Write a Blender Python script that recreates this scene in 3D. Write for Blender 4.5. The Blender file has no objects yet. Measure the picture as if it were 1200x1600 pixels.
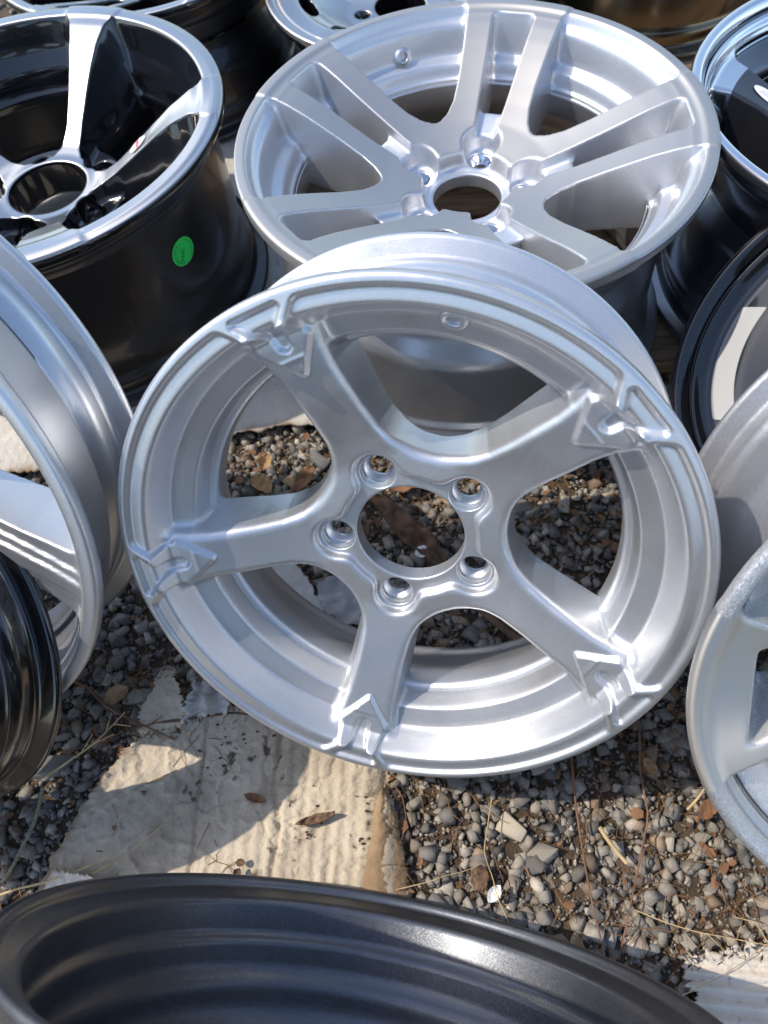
import bpy, math, random
import numpy as np
from mathutils import Matrix, Vector, noise as mnoise

rng = np.random.default_rng(7)
random.seed(7)
scene = bpy.context.scene
COL = scene.collection

# ------------------------------------------------------------------ camera, sky, sun, exposure
cd = bpy.data.cameras.new('camera')
cam = bpy.data.objects.new('camera', cd)
COL.objects.link(cam)
CAM_H = 0.735
cam.matrix_world = Matrix(((0.98621, 0.16547, 0.0, 0.0), (-0.14749, 0.87902, -0.4534, 0.0),
                           (-0.07503, 0.44715, 0.89131, CAM_H), (0, 0, 0, 1)))
cd.sensor_fit = 'VERTICAL'
cd.sensor_height = 36.0
cd.lens = 1110 / 1600 * 36
cd.clip_start = 0.01
cd.clip_end = 500
cd.dof.use_dof = True
cd.dof.focus_distance = 0.56
cd.dof.aperture_fstop = 9.0
scene.camera = cam

SUN = Vector((-0.575, 0.165, 0.80)).normalized()      # towards the sun
w = bpy.data.worlds.new('World')
scene.world = w
w.use_nodes = True
nt = w.node_tree
bg = nt.nodes['Background']
sky = nt.nodes.new('ShaderNodeTexSky')
sky.sky_type = 'NISHITA'
sky.sun_disc = False
sky.sun_elevation = math.asin(SUN.z)
sky.sun_rotation = math.atan2(SUN.x, SUN.y)
sky.air_density = 1.0
sky.dust_density = 1.0
nt.links.new(sky.outputs[0], bg.inputs[0])
bg.inputs[1].default_value = 0.15
sl = bpy.data.lights.new('sun', 'SUN')
sl.energy = 2.1
sl.angle = math.radians(0.53)
sl.color = (1.0, 0.92, 0.80)
so = bpy.data.objects.new('sun', sl)
so.rotation_euler = (-SUN).to_track_quat('-Z', 'Y').to_euler()
so.location = SUN * 10
COL.objects.link(so)
scene.view_settings.view_transform = 'Standard'
scene.view_settings.look = 'None'
scene.view_settings.gamma = 1.0
scene.view_settings.exposure = 0.95
scene.view_settings.use_curve_mapping = False
scene.view_settings.use_white_balance = True        # the camera's own white balance, set for open shade
scene.view_settings.white_balance_temperature = 6700
scene.view_settings.white_balance_tint = 10

# ------------------------------------------------------------------ helpers
def link(name, me, parent=None, mats=(), label=None, cat=None, group=None, kind=None, mw=None):
    o = bpy.data.objects.new(name, me)
    COL.objects.link(o)
    if parent is not None:
        o.parent = parent
    if mw is not None:
        o.matrix_local = mw
    if me is not None and mats and len(me.materials) == 0:
        for m in mats:
            me.materials.append(m)
    tag(o, label, cat, group, kind)
    return o

def tag(o, label=None, cat=None, group=None, kind=None):
    if label: o['label'] = label
    if cat: o['category'] = cat
    if group: o['group'] = group
    if kind: o['kind'] = kind

def np_mesh(name, V, F, normals=None, smooth=True, attrs=None, mat_idx=None):
    """V (n,3); F (m,k) array of equal-size faces"""
    V = np.ascontiguousarray(V, np.float32); F = np.ascontiguousarray(F, np.int32)
    me = bpy.data.meshes.new(name)
    k = F.shape[1]
    me.vertices.add(len(V)); me.vertices.foreach_set('co', V.ravel())
    me.loops.add(F.size); me.loops.foreach_set('vertex_index', F.ravel())
    me.polygons.add(len(F))
    me.polygons.foreach_set('loop_start', np.arange(0, F.size, k, dtype=np.int32))
    if mat_idx is not None:
        me.polygons.foreach_set('material_index', np.ascontiguousarray(mat_idx, np.int32))
    for an, av in (attrs or {}).items():
        av = np.ascontiguousarray(av, np.float32)
        if av.ndim == 1:
            a = me.attributes.new(an, 'FLOAT', 'POINT'); a.data.foreach_set('value', av)
        else:
            a = me.attributes.new(an, 'FLOAT_COLOR', 'POINT'); a.data.foreach_set('color', av.ravel())
    me.update(calc_edges=True)
    me.validate()
    if smooth:
        me.shade_smooth()
    if normals is not None:
        me.normals_split_custom_set_from_vertices(np.ascontiguousarray(normals, np.float32).tolist())
    return me

def smin(a, b, k):
    h = np.maximum(k - np.abs(a - b), 0) / k
    return np.minimum(a, b) - h * h * (k * 0.25)
def smax(a, b, k):
    return -smin(-a, -b, k)
def sstep(x, a, b):
    t = np.clip((x - a) / (b - a), 0, 1)
    return t * t * (3 - 2 * t)
def terp(x, pts):
    p = np.array(pts, np.float32)
    return np.interp(x, p[:, 0], p[:, 1]).astype(np.float32)
def soft_terp(x, pts, s):
    """interp of a polyline, corners rounded by averaging over +-s"""
    return sum(terp(x + d * s, pts) for d in (-1, -.6, -.2, .2, .6, 1)) / 6.0

# ---------- surface nets on a polar sector grid
def surface_nets(F, r, th, z, extra):
    """F[nr, nt+2, nz]: theta nodes 0..nt+1, period nt. extra: list of arrays to sample. Returns verts(xyz), quads, normals, polar, samples"""
    nr, ntt, nz = F.shape
    S = F < 0
    act = np.zeros((nr - 1, ntt - 1, nz - 1), np.int8)
    for a in (0, 1):
        for b in (0, 1):
            for c in (0, 1):
                act += S[a:nr - 1 + a, b:ntt - 1 + b, c:nz - 1 + c]
    active = (act > 0) & (act < 8)
    ci, cj, ck = np.nonzero(active)
    n = len(ci)
    idx = np.full(active.shape, -1, np.int32)
    idx[ci, cj, ck] = np.arange(n)
    corners = [(a, b, c) for a in (0, 1) for b in (0, 1) for c in (0, 1)]
    val = {q: F[ci + q[0], cj + q[1], ck + q[2]] for q in corners}
    P = np.zeros((n, 3), np.float32); W = np.zeros(n, np.float32)
    for q in corners:
        for ax in range(3):
            if q[ax]: continue
            q2 = list(q); q2[ax] = 1; q2 = tuple(q2)
            a, b = val[q], val[q2]
            m = (a < 0) != (b < 0)
            t = np.where(m, a / np.where(m, a - b, 1), 0)
            pt = np.zeros((n, 3), np.float32)
            for d in range(3): pt[:, d] = q[d]
            pt[:, ax] = t
            P += pt * m[:, None]; W += m
    P /= W[:, None]
    fi, fj, fk = P.T
    def tri(A):
        out = np.zeros(n, np.float32)
        for (a, b, c) in corners:
            wgt = (fi if a else 1 - fi) * (fj if b else 1 - fj) * (fk if c else 1 - fk)
            out += wgt * A[ci + a, cj + b, ck + c]
        return out
    dr = r[1] - r[0]; dt = th[1] - th[0]; dz = z[1] - z[0]
    vr = r[0] + (ci + fi) * dr; vt = th[0] + (cj + fj) * dt; vz = z[0] + (ck + fk) * dz
    Gr = tri(np.gradient(F, dr, axis=0)); Gt = tri(np.gradient(F, dt, axis=1)) / np.maximum(vr, 1); Gz = tri(np.gradient(F, dz, axis=2))
    co, si = np.cos(vt), np.sin(vt)
    N = np.stack([Gr * co - Gt * si, Gr * si + Gt * co, Gz], 1)
    N /= np.linalg.norm(N, axis=1)[:, None] + 1e-9
    V = np.stack([vr * co, vr * si, vz], 1)
    quads = []
    def emit(cond, c00, c10, c11, c01, flip):
        q = np.stack([c00, c10, c11, c01], 1)
        ok = (q >= 0).all(1)
        q = q[ok]; fl = flip[ok]
        q[fl] = q[fl][:, ::-1]
        quads.append(q)
    # r edges at node (i, j, k)
    i, j, k = np.nonzero(S[:-1, 1:-1, 1:-1] != S[1:, 1:-1, 1:-1]); j = j + 1; k = k + 1
    emit(None, idx[i, j - 1, k - 1], idx[i, j, k - 1], idx[i, j, k], idx[i, j - 1, k], ~S[i, j, k])
    # z edges
    i, j, k = np.nonzero(S[1:-1, 1:-1, :-1] != S[1:-1, 1:-1, 1:]); i = i + 1; j = j + 1
    emit(None, idx[i - 1, j - 1, k], idx[i, j - 1, k], idx[i, j, k], idx[i - 1, j, k], ~S[i, j, k])
    # theta edges (cell columns 0..nt-1)
    i, j, k = np.nonzero(S[1:-1, :-2, 1:-1] != S[1:-1, 1:-1, 1:-1]); i = i + 1; k = k + 1
    emit(None, idx[i - 1, j, k - 1], idx[i - 1, j, k], idx[i, j, k], idx[i, j, k - 1], ~S[i, j, k])
    Q = np.concatenate(quads)
    return V, Q, N, np.stack([vr, vt, vz], 1), [tri(e) for e in extra]

def grid(nsec, r0, r1, dr, arc, z0, z1, dz, off=0.0):
    half = math.pi / nsec
    ntn = int(2 * half * r1 / arc)
    th = (-half + off + np.arange(ntn + 2) * (2 * half / ntn)).astype(np.float32)
    r = np.arange(r0, r1 + dr, dr, dtype=np.float32)
    z = np.arange(z0, z1 + dz, dz, dtype=np.float32)
    return r, th, z

def sub_mesh(V, Q, N, A):
    u, inv = np.unique(Q.ravel(), return_inverse=True)
    return V[u], inv.reshape(Q.shape).astype(np.int32), N[u], [a[u] for a in A]

def rep(V, Q, N, A, nsec):
    Vs, Qs, Ns = [], [], []
    for s in range(nsec):
        c, sn = math.cos(2 * math.pi * s / nsec), math.sin(2 * math.pi * s / nsec)
        Rm = np.array([[c, sn, 0], [-sn, c, 0], [0, 0, 1]], np.float32)
        Vs.append(V @ Rm); Ns.append(N @ Rm); Qs.append(Q + s * len(V))
    return np.concatenate(Vs), np.concatenate(Qs), np.concatenate(Ns), [np.tile(a, nsec) for a in A]

def build_face(root, zoff, spec, func, cats, mats, spoke_name='spoke'):
    """func(r, th, z) -> F, mask(3d). cats(polar) -> 0 rim,1.. spokes, -1 hub.  Parts parented to root."""
    r, th, z = grid(*spec['grid'])
    F, M = func(r[:, None, None], th[None, :, None], z[None, None, :])
    F = np.ascontiguousarray(F, np.float32)
    V, Q, N, P, (msk,) = surface_nets(F, r, th, z, [M.astype(np.float32)])
    pc = P[Q].mean(1)
    c = cats(pc)
    fn = N[Q].mean(1)
    rr = pc[:, 0]
    keep = ~((rr > spec['hide'][0]) & (pc[:, 2] < spec['hide'][1]) & ((fn[:, 2] < -.5) | ((fn[:, 2] < .2) & (fn[:, 0] * np.cos(pc[:, 1]) + fn[:, 1] * np.sin(pc[:, 1]) > .45))))
    Q, c = Q[keep], c[keep]
    nsec = spec['grid'][0]
    V = V * 0.001; V[:, 2] += zoff
    out = {}
    for val in np.unique(c):
        v, q, n_, (m_,) = sub_mesh(V, Q[c == val], N, [msk])
        if val <= 0:
            v, q, n_, (m_,) = rep(v, q, n_, [m_], nsec)
            nm = 'rim_face' if val == 0 else 'hub'
            me = np_mesh(nm, v, q, n_, attrs={'machined': m_})
            link(nm, me, root, mats)
        else:
            me = np_mesh(spoke_name, v, q, n_, attrs={'machined': m_})
            for s in range(nsec):
                link(spoke_name, me, root, mats, mw=Matrix.Rotation(2 * math.pi * s / nsec, 4, 'Z'))

def round_poly(pts, rad, steps=4, closed=True):
    """round every corner of a polyline (2D); pts may carry own radius as a third value"""
    out = []
    n = len(pts)
    for i in range(n):
        p = Vector(pts[i][:2]); rr = pts[i][2] if len(pts[i]) > 2 else rad
        if not closed and i in (0, n - 1):
            out.append(tuple(p)); continue
        a = Vector(pts[i - 1][:2]); b = Vector(pts[(i + 1) % n][:2])
        da, db = a - p, b - p
        la, lb = da.length, db.length
        t = min(rr, la * .48, lb * .48)
        p0 = p + da / la * t; p1 = p + db / lb * t
        for s in range(steps + 1):
            f = s / steps
            out.append(tuple(p0.lerp(p, f).lerp(p.lerp(p1, f), f)))
    return out

def lathe(name, prof, seg=200, closed=True, scale=.001, zoff=0.0):
    """prof list of (r,z) mm, counter-clockwise in the (r,z) half plane => outward normals"""
    P = np.array(prof, np.float32) * scale
    n = len(P)
    a = np.linspace(0, 2 * math.pi, seg, endpoint=False)
    V = np.stack([np.outer(np.cos(a), P[:, 0]), np.outer(np.sin(a), P[:, 0]), np.tile(P[:, 1] + zoff, (seg, 1))], 2).reshape(-1, 3)
    i = np.arange(seg)[:, None]; j = np.arange(n if closed else n - 1)[None, :]
    i2 = (i + 1) % seg; j2 = (j + 1) % n
    Q = np.stack(np.broadcast_arrays(i * n + j, i2 * n + j, i2 * n + j2, i * n + j2), 2).reshape(-1, 4)
    me = np_mesh(name, V, Q)
    # normals: area weighted from profile, exact for a lathe
    d = np.roll(P, -1, 0) - P
    L = np.linalg.norm(d, axis=1)[:, None] + 1e-9
    nn = np.stack([d[:, 1], -d[:, 0]], 1) / L
    vn = nn + np.roll(nn, 1, 0)
    vn /= np.linalg.norm(vn, axis=1)[:, None] + 1e-9
    NN = np.stack([np.outer(np.cos(a), vn[:, 0]), np.outer(np.sin(a), vn[:, 0]), np.tile(vn[:, 1], (seg, 1))], 2).reshape(-1, 3)
    me.normals_split_custom_set_from_vertices(NN.tolist())
    return me

# ------------------------------------------------------------------ materials
def mat(name):
    m = bpy.data.materials.new(name); m.use_nodes = True
    b = m.node_tree.nodes['Principled BSDF']
    return m, m.node_tree, b, m.node_tree.nodes, m.node_tree.links
def N_(nodes, t, **kw):
    n = nodes.new(t)
    for k, v in kw.items():
        if isinstance(k, str) and hasattr(n, k): setattr(n, k, v)
    return n

def paint(name, base, rough, metallic, coat=0.0, coat_rough=.05, flake=0.0, peel=0.02, dust=0.0, dustcol=(.35, .31, .26)):
    m, t, b, ns, lk = mat(name)
    b.inputs['Base Color'].default_value = (*base, 1)
    b.inputs['Metallic'].default_value = metallic
    b.inputs['Roughness'].default_value = rough
    b.inputs['Coat Weight'].default_value = coat
    b.inputs['Coat Roughness'].default_value = coat_rough
    tc = N_(ns, 'ShaderNodeTexCoord')
    nz = N_(ns, 'ShaderNodeTexNoise'); nz.inputs['Scale'].default_value = 90; nz.inputs['Detail'].default_value = 2
    lk.new(tc.outputs['Object'], nz.inputs['Vector'])
    if flake:
        vo = N_(ns, 'ShaderNodeTexVoronoi'); vo.inputs['Scale'].default_value = 1500
        lk.new(tc.outputs['Object'], vo.inputs['Vector'])
        rm = N_(ns, 'ShaderNodeMapRange'); rm.inputs['To Min'].default_value = 1 - flake; rm.inputs['To Max'].default_value = 1 + flake
        lk.new(vo.outputs['Color'], rm.inputs['Value'])
        mx = N_(ns, 'ShaderNodeMix', data_type='RGBA', blend_type='MULTIPLY'); mx.inputs[0].default_value = 1
        mx.inputs[6].default_value = (*base, 1); lk.new(rm.outputs[0], mx.inputs[7])
        colout = mx.outputs[2]
        # flakes tilt the normal slightly
        nrm = N_(ns, 'ShaderNodeNewGeometry')
        sub = N_(ns, 'ShaderNodeVectorMath', operation='SUBTRACT'); lk.new(vo.outputs['Color'], sub.inputs[0]); sub.inputs[1].default_value = (.5, .5, .5)
        sc = N_(ns, 'ShaderNodeVectorMath', operation='SCALE'); lk.new(sub.outputs[0], sc.inputs[0]); sc.inputs['Scale'].default_value = flake * .9
        ad = N_(ns, 'ShaderNodeVectorMath', operation='ADD'); lk.new(nrm.outputs['Normal'], ad.inputs[0]); lk.new(sc.outputs[0], ad.inputs[1])
        no = N_(ns, 'ShaderNodeVectorMath', operation='NORMALIZE'); lk.new(ad.outputs[0], no.inputs[0])
        lk.new(no.outputs[0], b.inputs['Normal'])
    else:
        colout = None
        bp = N_(ns, 'ShaderNodeBump'); bp.inputs['Strength'].default_value = peel; bp.inputs['Distance'].default_value = .001
        lk.new(nz.outputs[0], bp.inputs['Height']); lk.new(bp.outputs[0], b.inputs['Normal'])
    # smudges in roughness
    n2 = N_(ns, 'ShaderNodeTexNoise'); n2.inputs['Scale'].default_value = 14; n2.inputs['Detail'].default_value = 6; n2.inputs['Roughness'].default_value = .65
    lk.new(tc.outputs['Object'], n2.inputs['Vector'])
    r2 = N_(ns, 'ShaderNodeMapRange'); r2.inputs['From Min'].default_value = .3; r2.inputs['From Max'].default_value = .75
    r2.inputs['To Min'].default_value = rough * .88; r2.inputs['To Max'].default_value = rough * 1.2 + .01
    lk.new(n2.outputs[0], r2.inputs['Value']); lk.new(r2.outputs[0], b.inputs['Roughness'])
    if dust:
        n3 = N_(ns, 'ShaderNodeTexNoise'); n3.inputs['Scale'].default_value = 38; n3.inputs['Detail'].default_value = 8; n3.inputs['Roughness'].default_value = .75
        lk.new(tc.outputs['Object'], n3.inputs['Vector'])
        r3 = N_(ns, 'ShaderNodeMapRange'); r3.inputs['From Min'].default_value = .5; r3.inputs['From Max'].default_value = .8
        r3.inputs['To Max'].default_value = dust; lk.new(n3.outputs[0], r3.inputs['Value'])
        m3 = N_(ns, 'ShaderNodeMix', data_type='RGBA'); lk.new(r3.outputs[0], m3.inputs[0])
        if colout: lk.new(colout, m3.inputs[6])
        else: m3.inputs[6].default_value = (*base, 1)
        m3.inputs[7].default_value = (*dustcol, 1); colout = m3.outputs[2]
        mm = N_(ns, 'ShaderNodeMath', operation='MULTIPLY_ADD'); lk.new(r3.outputs[0], mm.inputs[0]); mm.inputs[1].default_value = -metallic; mm.inputs[2].default_value = metallic
        lk.new(mm.outputs[0], b.inputs['Metallic'])
    if colout: lk.new(colout, b.inputs['Base Color'])
    return m

def add_machined(m, col=(.80, .79, .77), rough=.26, aniso=.7):
    """bare turned aluminium wherever the 'machined' attribute is below zero"""
    t = m.node_tree; ns, lk = t.nodes, t.links
    old = ns['Principled BSDF']; out = ns['Material Output']
    b = N_(ns, 'ShaderNodeBsdfPrincipled')
    b.inputs['Base Color'].default_value = (*col, 1); b.inputs['Metallic'].default_value = 1; b.inputs['Roughness'].default_value = rough
    b.inputs['Anisotropic'].default_value = aniso
    tg = N_(ns, 'ShaderNodeTangent'); tg.direction_type = 'RADIAL'; tg.axis = 'Z'
    lk.new(tg.outputs[0], b.inputs['Tangent'])
    tc = N_(ns, 'ShaderNodeTexCoord'); sx = N_(ns, 'ShaderNodeSeparateXYZ'); lk.new(tc.outputs['Object'], sx.inputs[0])
    cx = N_(ns, 'ShaderNodeCombineXYZ'); lk.new(sx.outputs[0], cx.inputs[0]); lk.new(sx.outputs[1], cx.inputs[1])
    ln = N_(ns, 'ShaderNodeVectorMath', operation='LENGTH'); lk.new(cx.outputs[0], ln.inputs[0])
    nz = N_(ns, 'ShaderNodeTexNoise', noise_dimensions='1D'); nz.inputs['Scale'].default_value = 900; nz.inputs['Detail'].default_value = 2
    lk.new(ln.outputs['Value'], nz.inputs['W'])
    bp = N_(ns, 'ShaderNodeBump'); bp.inputs['Strength'].default_value = .10; bp.inputs['Distance'].default_value = .0004
    lk.new(nz.outputs[0], bp.inputs['Height']); lk.new(bp.outputs[0], b.inputs['Normal'])
    at = N_(ns, 'ShaderNodeAttribute'); at.attribute_name = 'machined'
    lt = N_(ns, 'ShaderNodeMapRange'); lt.inputs['From Min'].default_value = -.25; lt.inputs['From Max'].default_value = .05
    lt.inputs['To Min'].default_value = 1; lt.inputs['To Max'].default_value = 0
    lk.new(at.outputs['Fac'], lt.inputs['Value'])
    mx = N_(ns, 'ShaderNodeMixShader'); lk.new(lt.outputs[0], mx.inputs[0]); lk.new(old.outputs[0], mx.inputs[1]); lk.new(b.outputs[0], mx.inputs[2])
    lk.new(mx.outputs[0], out.inputs['Surface'])
    return m

M_silver = paint('silver_paint', (.625, .64, .665), .42, .88, coat=.3, coat_rough=.16, flake=.06, dust=.07)
M_silver2 = add_machined(paint('silver_paint_machined', (.66, .675, .70), .41, .88, coat=.25, coat_rough=.16, flake=.08, dust=.04), col=(.47, .46, .44), rough=.52, aniso=.0)
M_silver_plain = paint('silver_barrel_paint', (.57, .585, .61), .35, .9, coat=.25, coat_rough=.15, flake=.05)
M_dull = add_machined(paint('dull_silver_paint', (.56, .57, .585), .48, .75, flake=.30, dust=.30, dustcol=(.50, .48, .46)), col=(.60, .585, .555), rough=.50)
M_dull_plain = paint('dull_silver_barrel', (.46, .47, .49), .42, .8, flake=.12, dust=.15)
M_black = add_machined(paint('gloss_black_machined', (.006, .006, .007), .12, 0, coat=1, coat_rough=.025, peel=.015), col=(.52, .52, .515), rough=.36, aniso=.6)
M_black_plain = paint('gloss_black', (.008, .008, .009), .38, 0, coat=.55, coat_rough=.13, peel=.03, dust=.03, dustcol=(.08, .075, .07))
M_black_gloss = paint('gloss_black_barrel', (.006, .006, .007), .2, 0, coat=1, coat_rough=.06, peel=.03)
M_black8 = add_machined(paint('black_brushed', (.006, .006, .007), .14, 0, coat=1, coat_rough=.04, peel=.02), col=(.20, .21, .225), rough=.52, aniso=.0)
M_gun = paint('gunmetal_paint', (.125, .135, .155), .41, .9, coat=.35, coat_rough=.14, flake=.12, dust=.10)
M_dark = add_machined(paint('dark_grey_paint', (.045, .046, .052), .28, .6, coat=.6, coat_rough=.06), col=(.78, .78, .78), rough=.14)
M_bronze = paint('bronze_polished', (.16, .125, .08), .2, 1.0, coat=.6, coat_rough=.05, dust=.25, dustcol=(.10, .08, .05))
M_brass, *_r = mat('brass'); _r[1].inputs['Base Color'].default_value = (.80, .52, .16, 1); _r[1].inputs['Metallic'].default_value = 1; _r[1].inputs['Roughness'].default_value = .28
M_chrome, *_r = mat('plated_seat'); _r[1].inputs['Base Color'].default_value = (.8, .8, .84, 1); _r[1].inputs['Metallic'].default_value = 1; _r[1].inputs['Roughness'].default_value = .12

# ------------------------------------------------------------------ wheels: placement
def wheel_root(name, C, n, ex, width, phase, label, group='alloy wheels laid out for sale', cat='wheel'):
    """Empty at the middle of the wheel's rear opening; local z is the wheel's axis, the face plane sits at z = width"""
    n = Vector(n).normalized(); ex = Vector(ex); ex = (ex - n * ex.dot(n)).normalized(); ey = n.cross(ex)
    R = Matrix((ex, ey, n)).transposed().to_4x4() @ Matrix.Rotation(math.radians(phase), 4, 'Z')
    o = bpy.data.objects.new(name, None)
    COL.objects.link(o)
    o.empty_display_size = .05
    o.matrix_world = Matrix.Translation(Vector(C) - n * width) @ R
    tag(o, label, cat, group)
    return o

def barrel_profile(R, W, front, zf=-10.0, drop=44.0, dz=(32, 52, 78, 100), t=6.5, rearR=None, ribs=False, grooves=()):
    """closed (r,z) profile of a drop-centre barrel, mm, z=0 at the face plane"""
    Rr = rearR or R
    b = R - 17; br = Rr - 17; dc = R - drop
    outer = [(R - 5, zf), (b + 1.5, zf - 4, 4), (b, zf - 12), (b - .5, zf - dz[0] + 12), (b - 6, zf - dz[0] + 2), (dc, zf - dz[1], 8), (dc, zf - dz[2], 8),
             (br - 9, zf - dz[3], 8), (br - 5, -W + 34, 5), (br + .5, -W + 27, 4), (br, -W + 13, 4), (br + 2, -W + 10, 3), (Rr - 2, -W + 7, 4), (Rr, -W + 4, 3), (Rr - .5, -W, 2)]
    inner = [(Rr - 7, -W, 3), (Rr - 11, -W + 4, 4), (br - t, -W + 12, 6), (br - t, -W + 27, 6), (br - 9 - t, -W + 36, 8), (br - 14 - t, zf - dz[3] - 2, 8),
             (dc - t, zf - dz[2] - 2, 9), (dc - t, zf - dz[1] + 2, 8)] + front
    for gzv in grooves:      # turned steps along the outside
        i = min(range(len(outer) - 1), key=lambda q: abs(outer[q][1] + gzv) if outer[q][1] > -gzv else 1e9)
        r0_, z0_ = outer[i][:2]; r1_, z1_ = outer[i + 1][:2]
        t_ = (z0_ + gzv) / max(z0_ - z1_, 1e-6); rr = r0_ + (r1_ - r0_) * min(max(t_, 0), 1)
        outer = outer[:i + 1] + [(rr + .3, -gzv + 2.5, 1.5), (rr + 2.6, -gzv + .8, 1.5), (rr + 2.6, -gzv - .8, 1.5), (rr - .4, -gzv - 2.5, 1.5)] + outer[i + 1:]
    if ribs:    # stepped inside: lip, bead seat, hump, well wall, well
        inner = [(Rr - 5, -W, 2), (Rr - 8, -W + 3, 3), (Rr - 9, -W + 8, 3), (br - 7, -W + 13, 5), (br - 8, -W + 37, 5), (br - 13, -W + 42, 4), (br - 14, -W + 60, 6),
                 (br - 21, -W + 69, 8), (br - 21.5, -W + 86, 9), (br - 30, -W + 98, 10), (dc - t, zf - dz[1] - 10, 9), (dc - t - 1, zf - dz[1] + 2, 8)] + front
    pts = outer + inner
    pts = round_poly(pts, 3.0, 3)
    return pts[::-1]     # front->rear along the outside is clockwise in (r,z); flip for outward normals

# ================================================================== 1. the main silver five-spoke wheel
def main_wheel():
    W = 145.0
    root = wheel_root('alloy_wheel', (0.0006, 0.1814, 0.2734), (-.2811, -.8037, .5244), (.9494, -.3128, .0294), W * .001, -28,
                      'large silver five-spoke wheel in the centre with arrow recesses at its spoke ends')
    nsec = 5; HUB = -57.0
    hA_pts = [(0, -60), (158, -60), (160, -52), (164, -37.5), (176, -32), (180, -29.5), (188.5, -6.5), (190.5, -4.4), (193, -4.2), (220, -4.2)]
    hS_pts = [(0, -50), (74, -49.5), (90, -46), (110, -39.5), (130, -33), (150, -27.5), (166, -23.5), (176, -21), (190, -18.5), (220, -18)]
    w_pts = [(50, 34), (66, 29), (80, 24), (95, 20.5), (115, 19.5), (150, 20), (165, 22), (180, 25.5), (200, 27)]
    def poly_d(x, y, P):
        """signed distance to a convex-ish polygon given in (x along spoke, y)"""
        P = np.array(P, np.float32); d = np.full(x.shape, 1e9, np.float32); s = np.ones(x.shape, np.float32)
        n = len(P)
        for i in range(n):
            a, b = P[i], P[i - 1]
            e = b - a; wx = x - a[0]; wy = y - a[1]
            tt = np.clip((wx * e[0] + wy * e[1]) / (e @ e), 0, 1)
            d = np.minimum(d, (wx - e[0] * tt) ** 2 + (wy - e[1] * tt) ** 2)
            c1 = y >= a[1]; c2 = y < b[1]; c3 = e[0] * wy > e[1] * wx
            fl = (c1 & c2 & c3) | (~c1 & ~c2 & ~c3)
            s = np.where(fl, -s, s)
        return s * np.sqrt(d)
    PAD = [(152, 0), (174.5, 17.2), (188, 13.6), (200.5, 25), (214, 27), (214, -27), (200.5, -25), (188, -13.6), (174.5, -17.2)]
    REC = [(171.2, 0), (172.5, 2.2), (182, 3.0), (187, 3.6), (191, 8), (198.2, 15), (198.2, -15), (191, -8), (187, -3.6), (182, -3.0), (172.5, -2.2)]
    def func(r, th, z):
        x = r * np.cos(th); y = r * np.sin(th)
        drr = float(r[1, 0, 0] - r[0, 0, 0])
        hA = soft_terp(r, hA_pts, 1.2); hS = soft_terp(r, hS_pts, 3.0)
        gA = np.sqrt(1 + np.gradient(hA, drr, axis=0) ** 2); gS = np.sqrt(1 + np.gradient(hS, drr, axis=0) ** 2)
        zbA = np.where(r > 193, -11.0, -56.0)
        fring = smax((z - hA) / gA, smax(159.0 - r, zbA - z, 1.5), 1.5)
        dsp = np.full(np.broadcast(r, th).shape, 1e9, np.float32)
        for k in (-1, 0, 1):
            a = th - k * 2 * math.pi / nsec
            xx = r * np.cos(a); yy = r * np.sin(a)
            ds = np.where(xx > 20, np.abs(yy) - terp(xx, w_pts), 60)
            dsp = smin(dsp, ds.astype(np.float32), 14.0)
        d2 = smin(dsp, r - 71.0, 20.0)
        fsp = smax((z - hS) / gS, d2 - .16 * (hS - z), 7.0)
        zb = terp(r, [(0, -73), (66, -73), (90, -82), (160, -72), (210, -60)])
        fsp = smax(fsp, zb - z, 2.0)
        fsp = smax(fsp, r - 187.0, 2.0)
        f = smin(fring, fsp, 6.0)
        # raised layer: outer lip and the arrow pads, less the keyhole pocket in each pad
        dp = poly_d(x, y, PAD) - 2.6; drec = poly_d(x, y, REC) - 2.2
        dm = smax(smin(dp, 200.8 - r + 0 * dp, 4.0), -drec, 2.5)
        f = f - 3.7 * sstep(-dm, -2.0, 2.0)
        f = smax(f, r - 208.0, 4.0)
        f = np.where(r > 196, np.maximum(f, -11.0 - z), f)
        # hub pad: lobed recess round the five bolt holes
        lob = (r - 52.0) + 0 * th
        ql = []
        for k in (-1, 0, 1):
            a = th - k * 2 * math.pi / nsec
            q = np.sqrt((r * np.cos(a) - 57.15) ** 2 + (r * np.sin(a)) ** 2)
            lob = smin(lob, q - 17.0, 10.0); ql.append(q)
        cut = smax(lob, HUB - z, 3.0)
        f = smax(f, -cut, 4.5)
        q = np.minimum(np.minimum(ql[0], ql[1]), ql[2])
        rl = terp(z, [(-200, 8.3), (HUB - 13, 8.3), (HUB - 12, 8.8), (HUB - 8.5, 11.2), (HUB - 8, 12.1), (HUB - 4.2, 12.4), (HUB - 3.4, 13.2), (HUB + 80, 13.4)])
        f = smax(f, rl - q, 1.0)
        f = smax(f, 41.5 - r, 1.6)
        return f, np.ones_like(f)
    def cats(p):
        r, t, z = p.T
        x = r * np.cos(t); y = np.abs(r * np.sin(t))
        c = np.zeros(len(r), np.int32)
        lim = np.interp(x, [70, 100, 150, 168, 176], [34, 27, 27, 27, 30])
        c[(r < 178) & (y < lim) & (z > -90)] = 1
        c[(r < 159)] = 1
        c[r < 76] = -1
        return c
    build_face(root, W * .001, dict(grid=(nsec, 38, 211, 1.0, 1.1, -90, 4, 1.0), hide=(163, -13)), func, cats, [M_silver])
    prof = barrel_profile(208, W, [(161, -53), (170, -46), (186, -34), (189, -15)], zf=-9, drop=47, dz=(34, 50, 66, 88), rearR=203)
    link('barrel', lathe('barrel', prof, 220, zoff=W * .001), root, [M_silver])
    # valve boss high on the inner wall
    a = math.radians(81 + 28)
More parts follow.
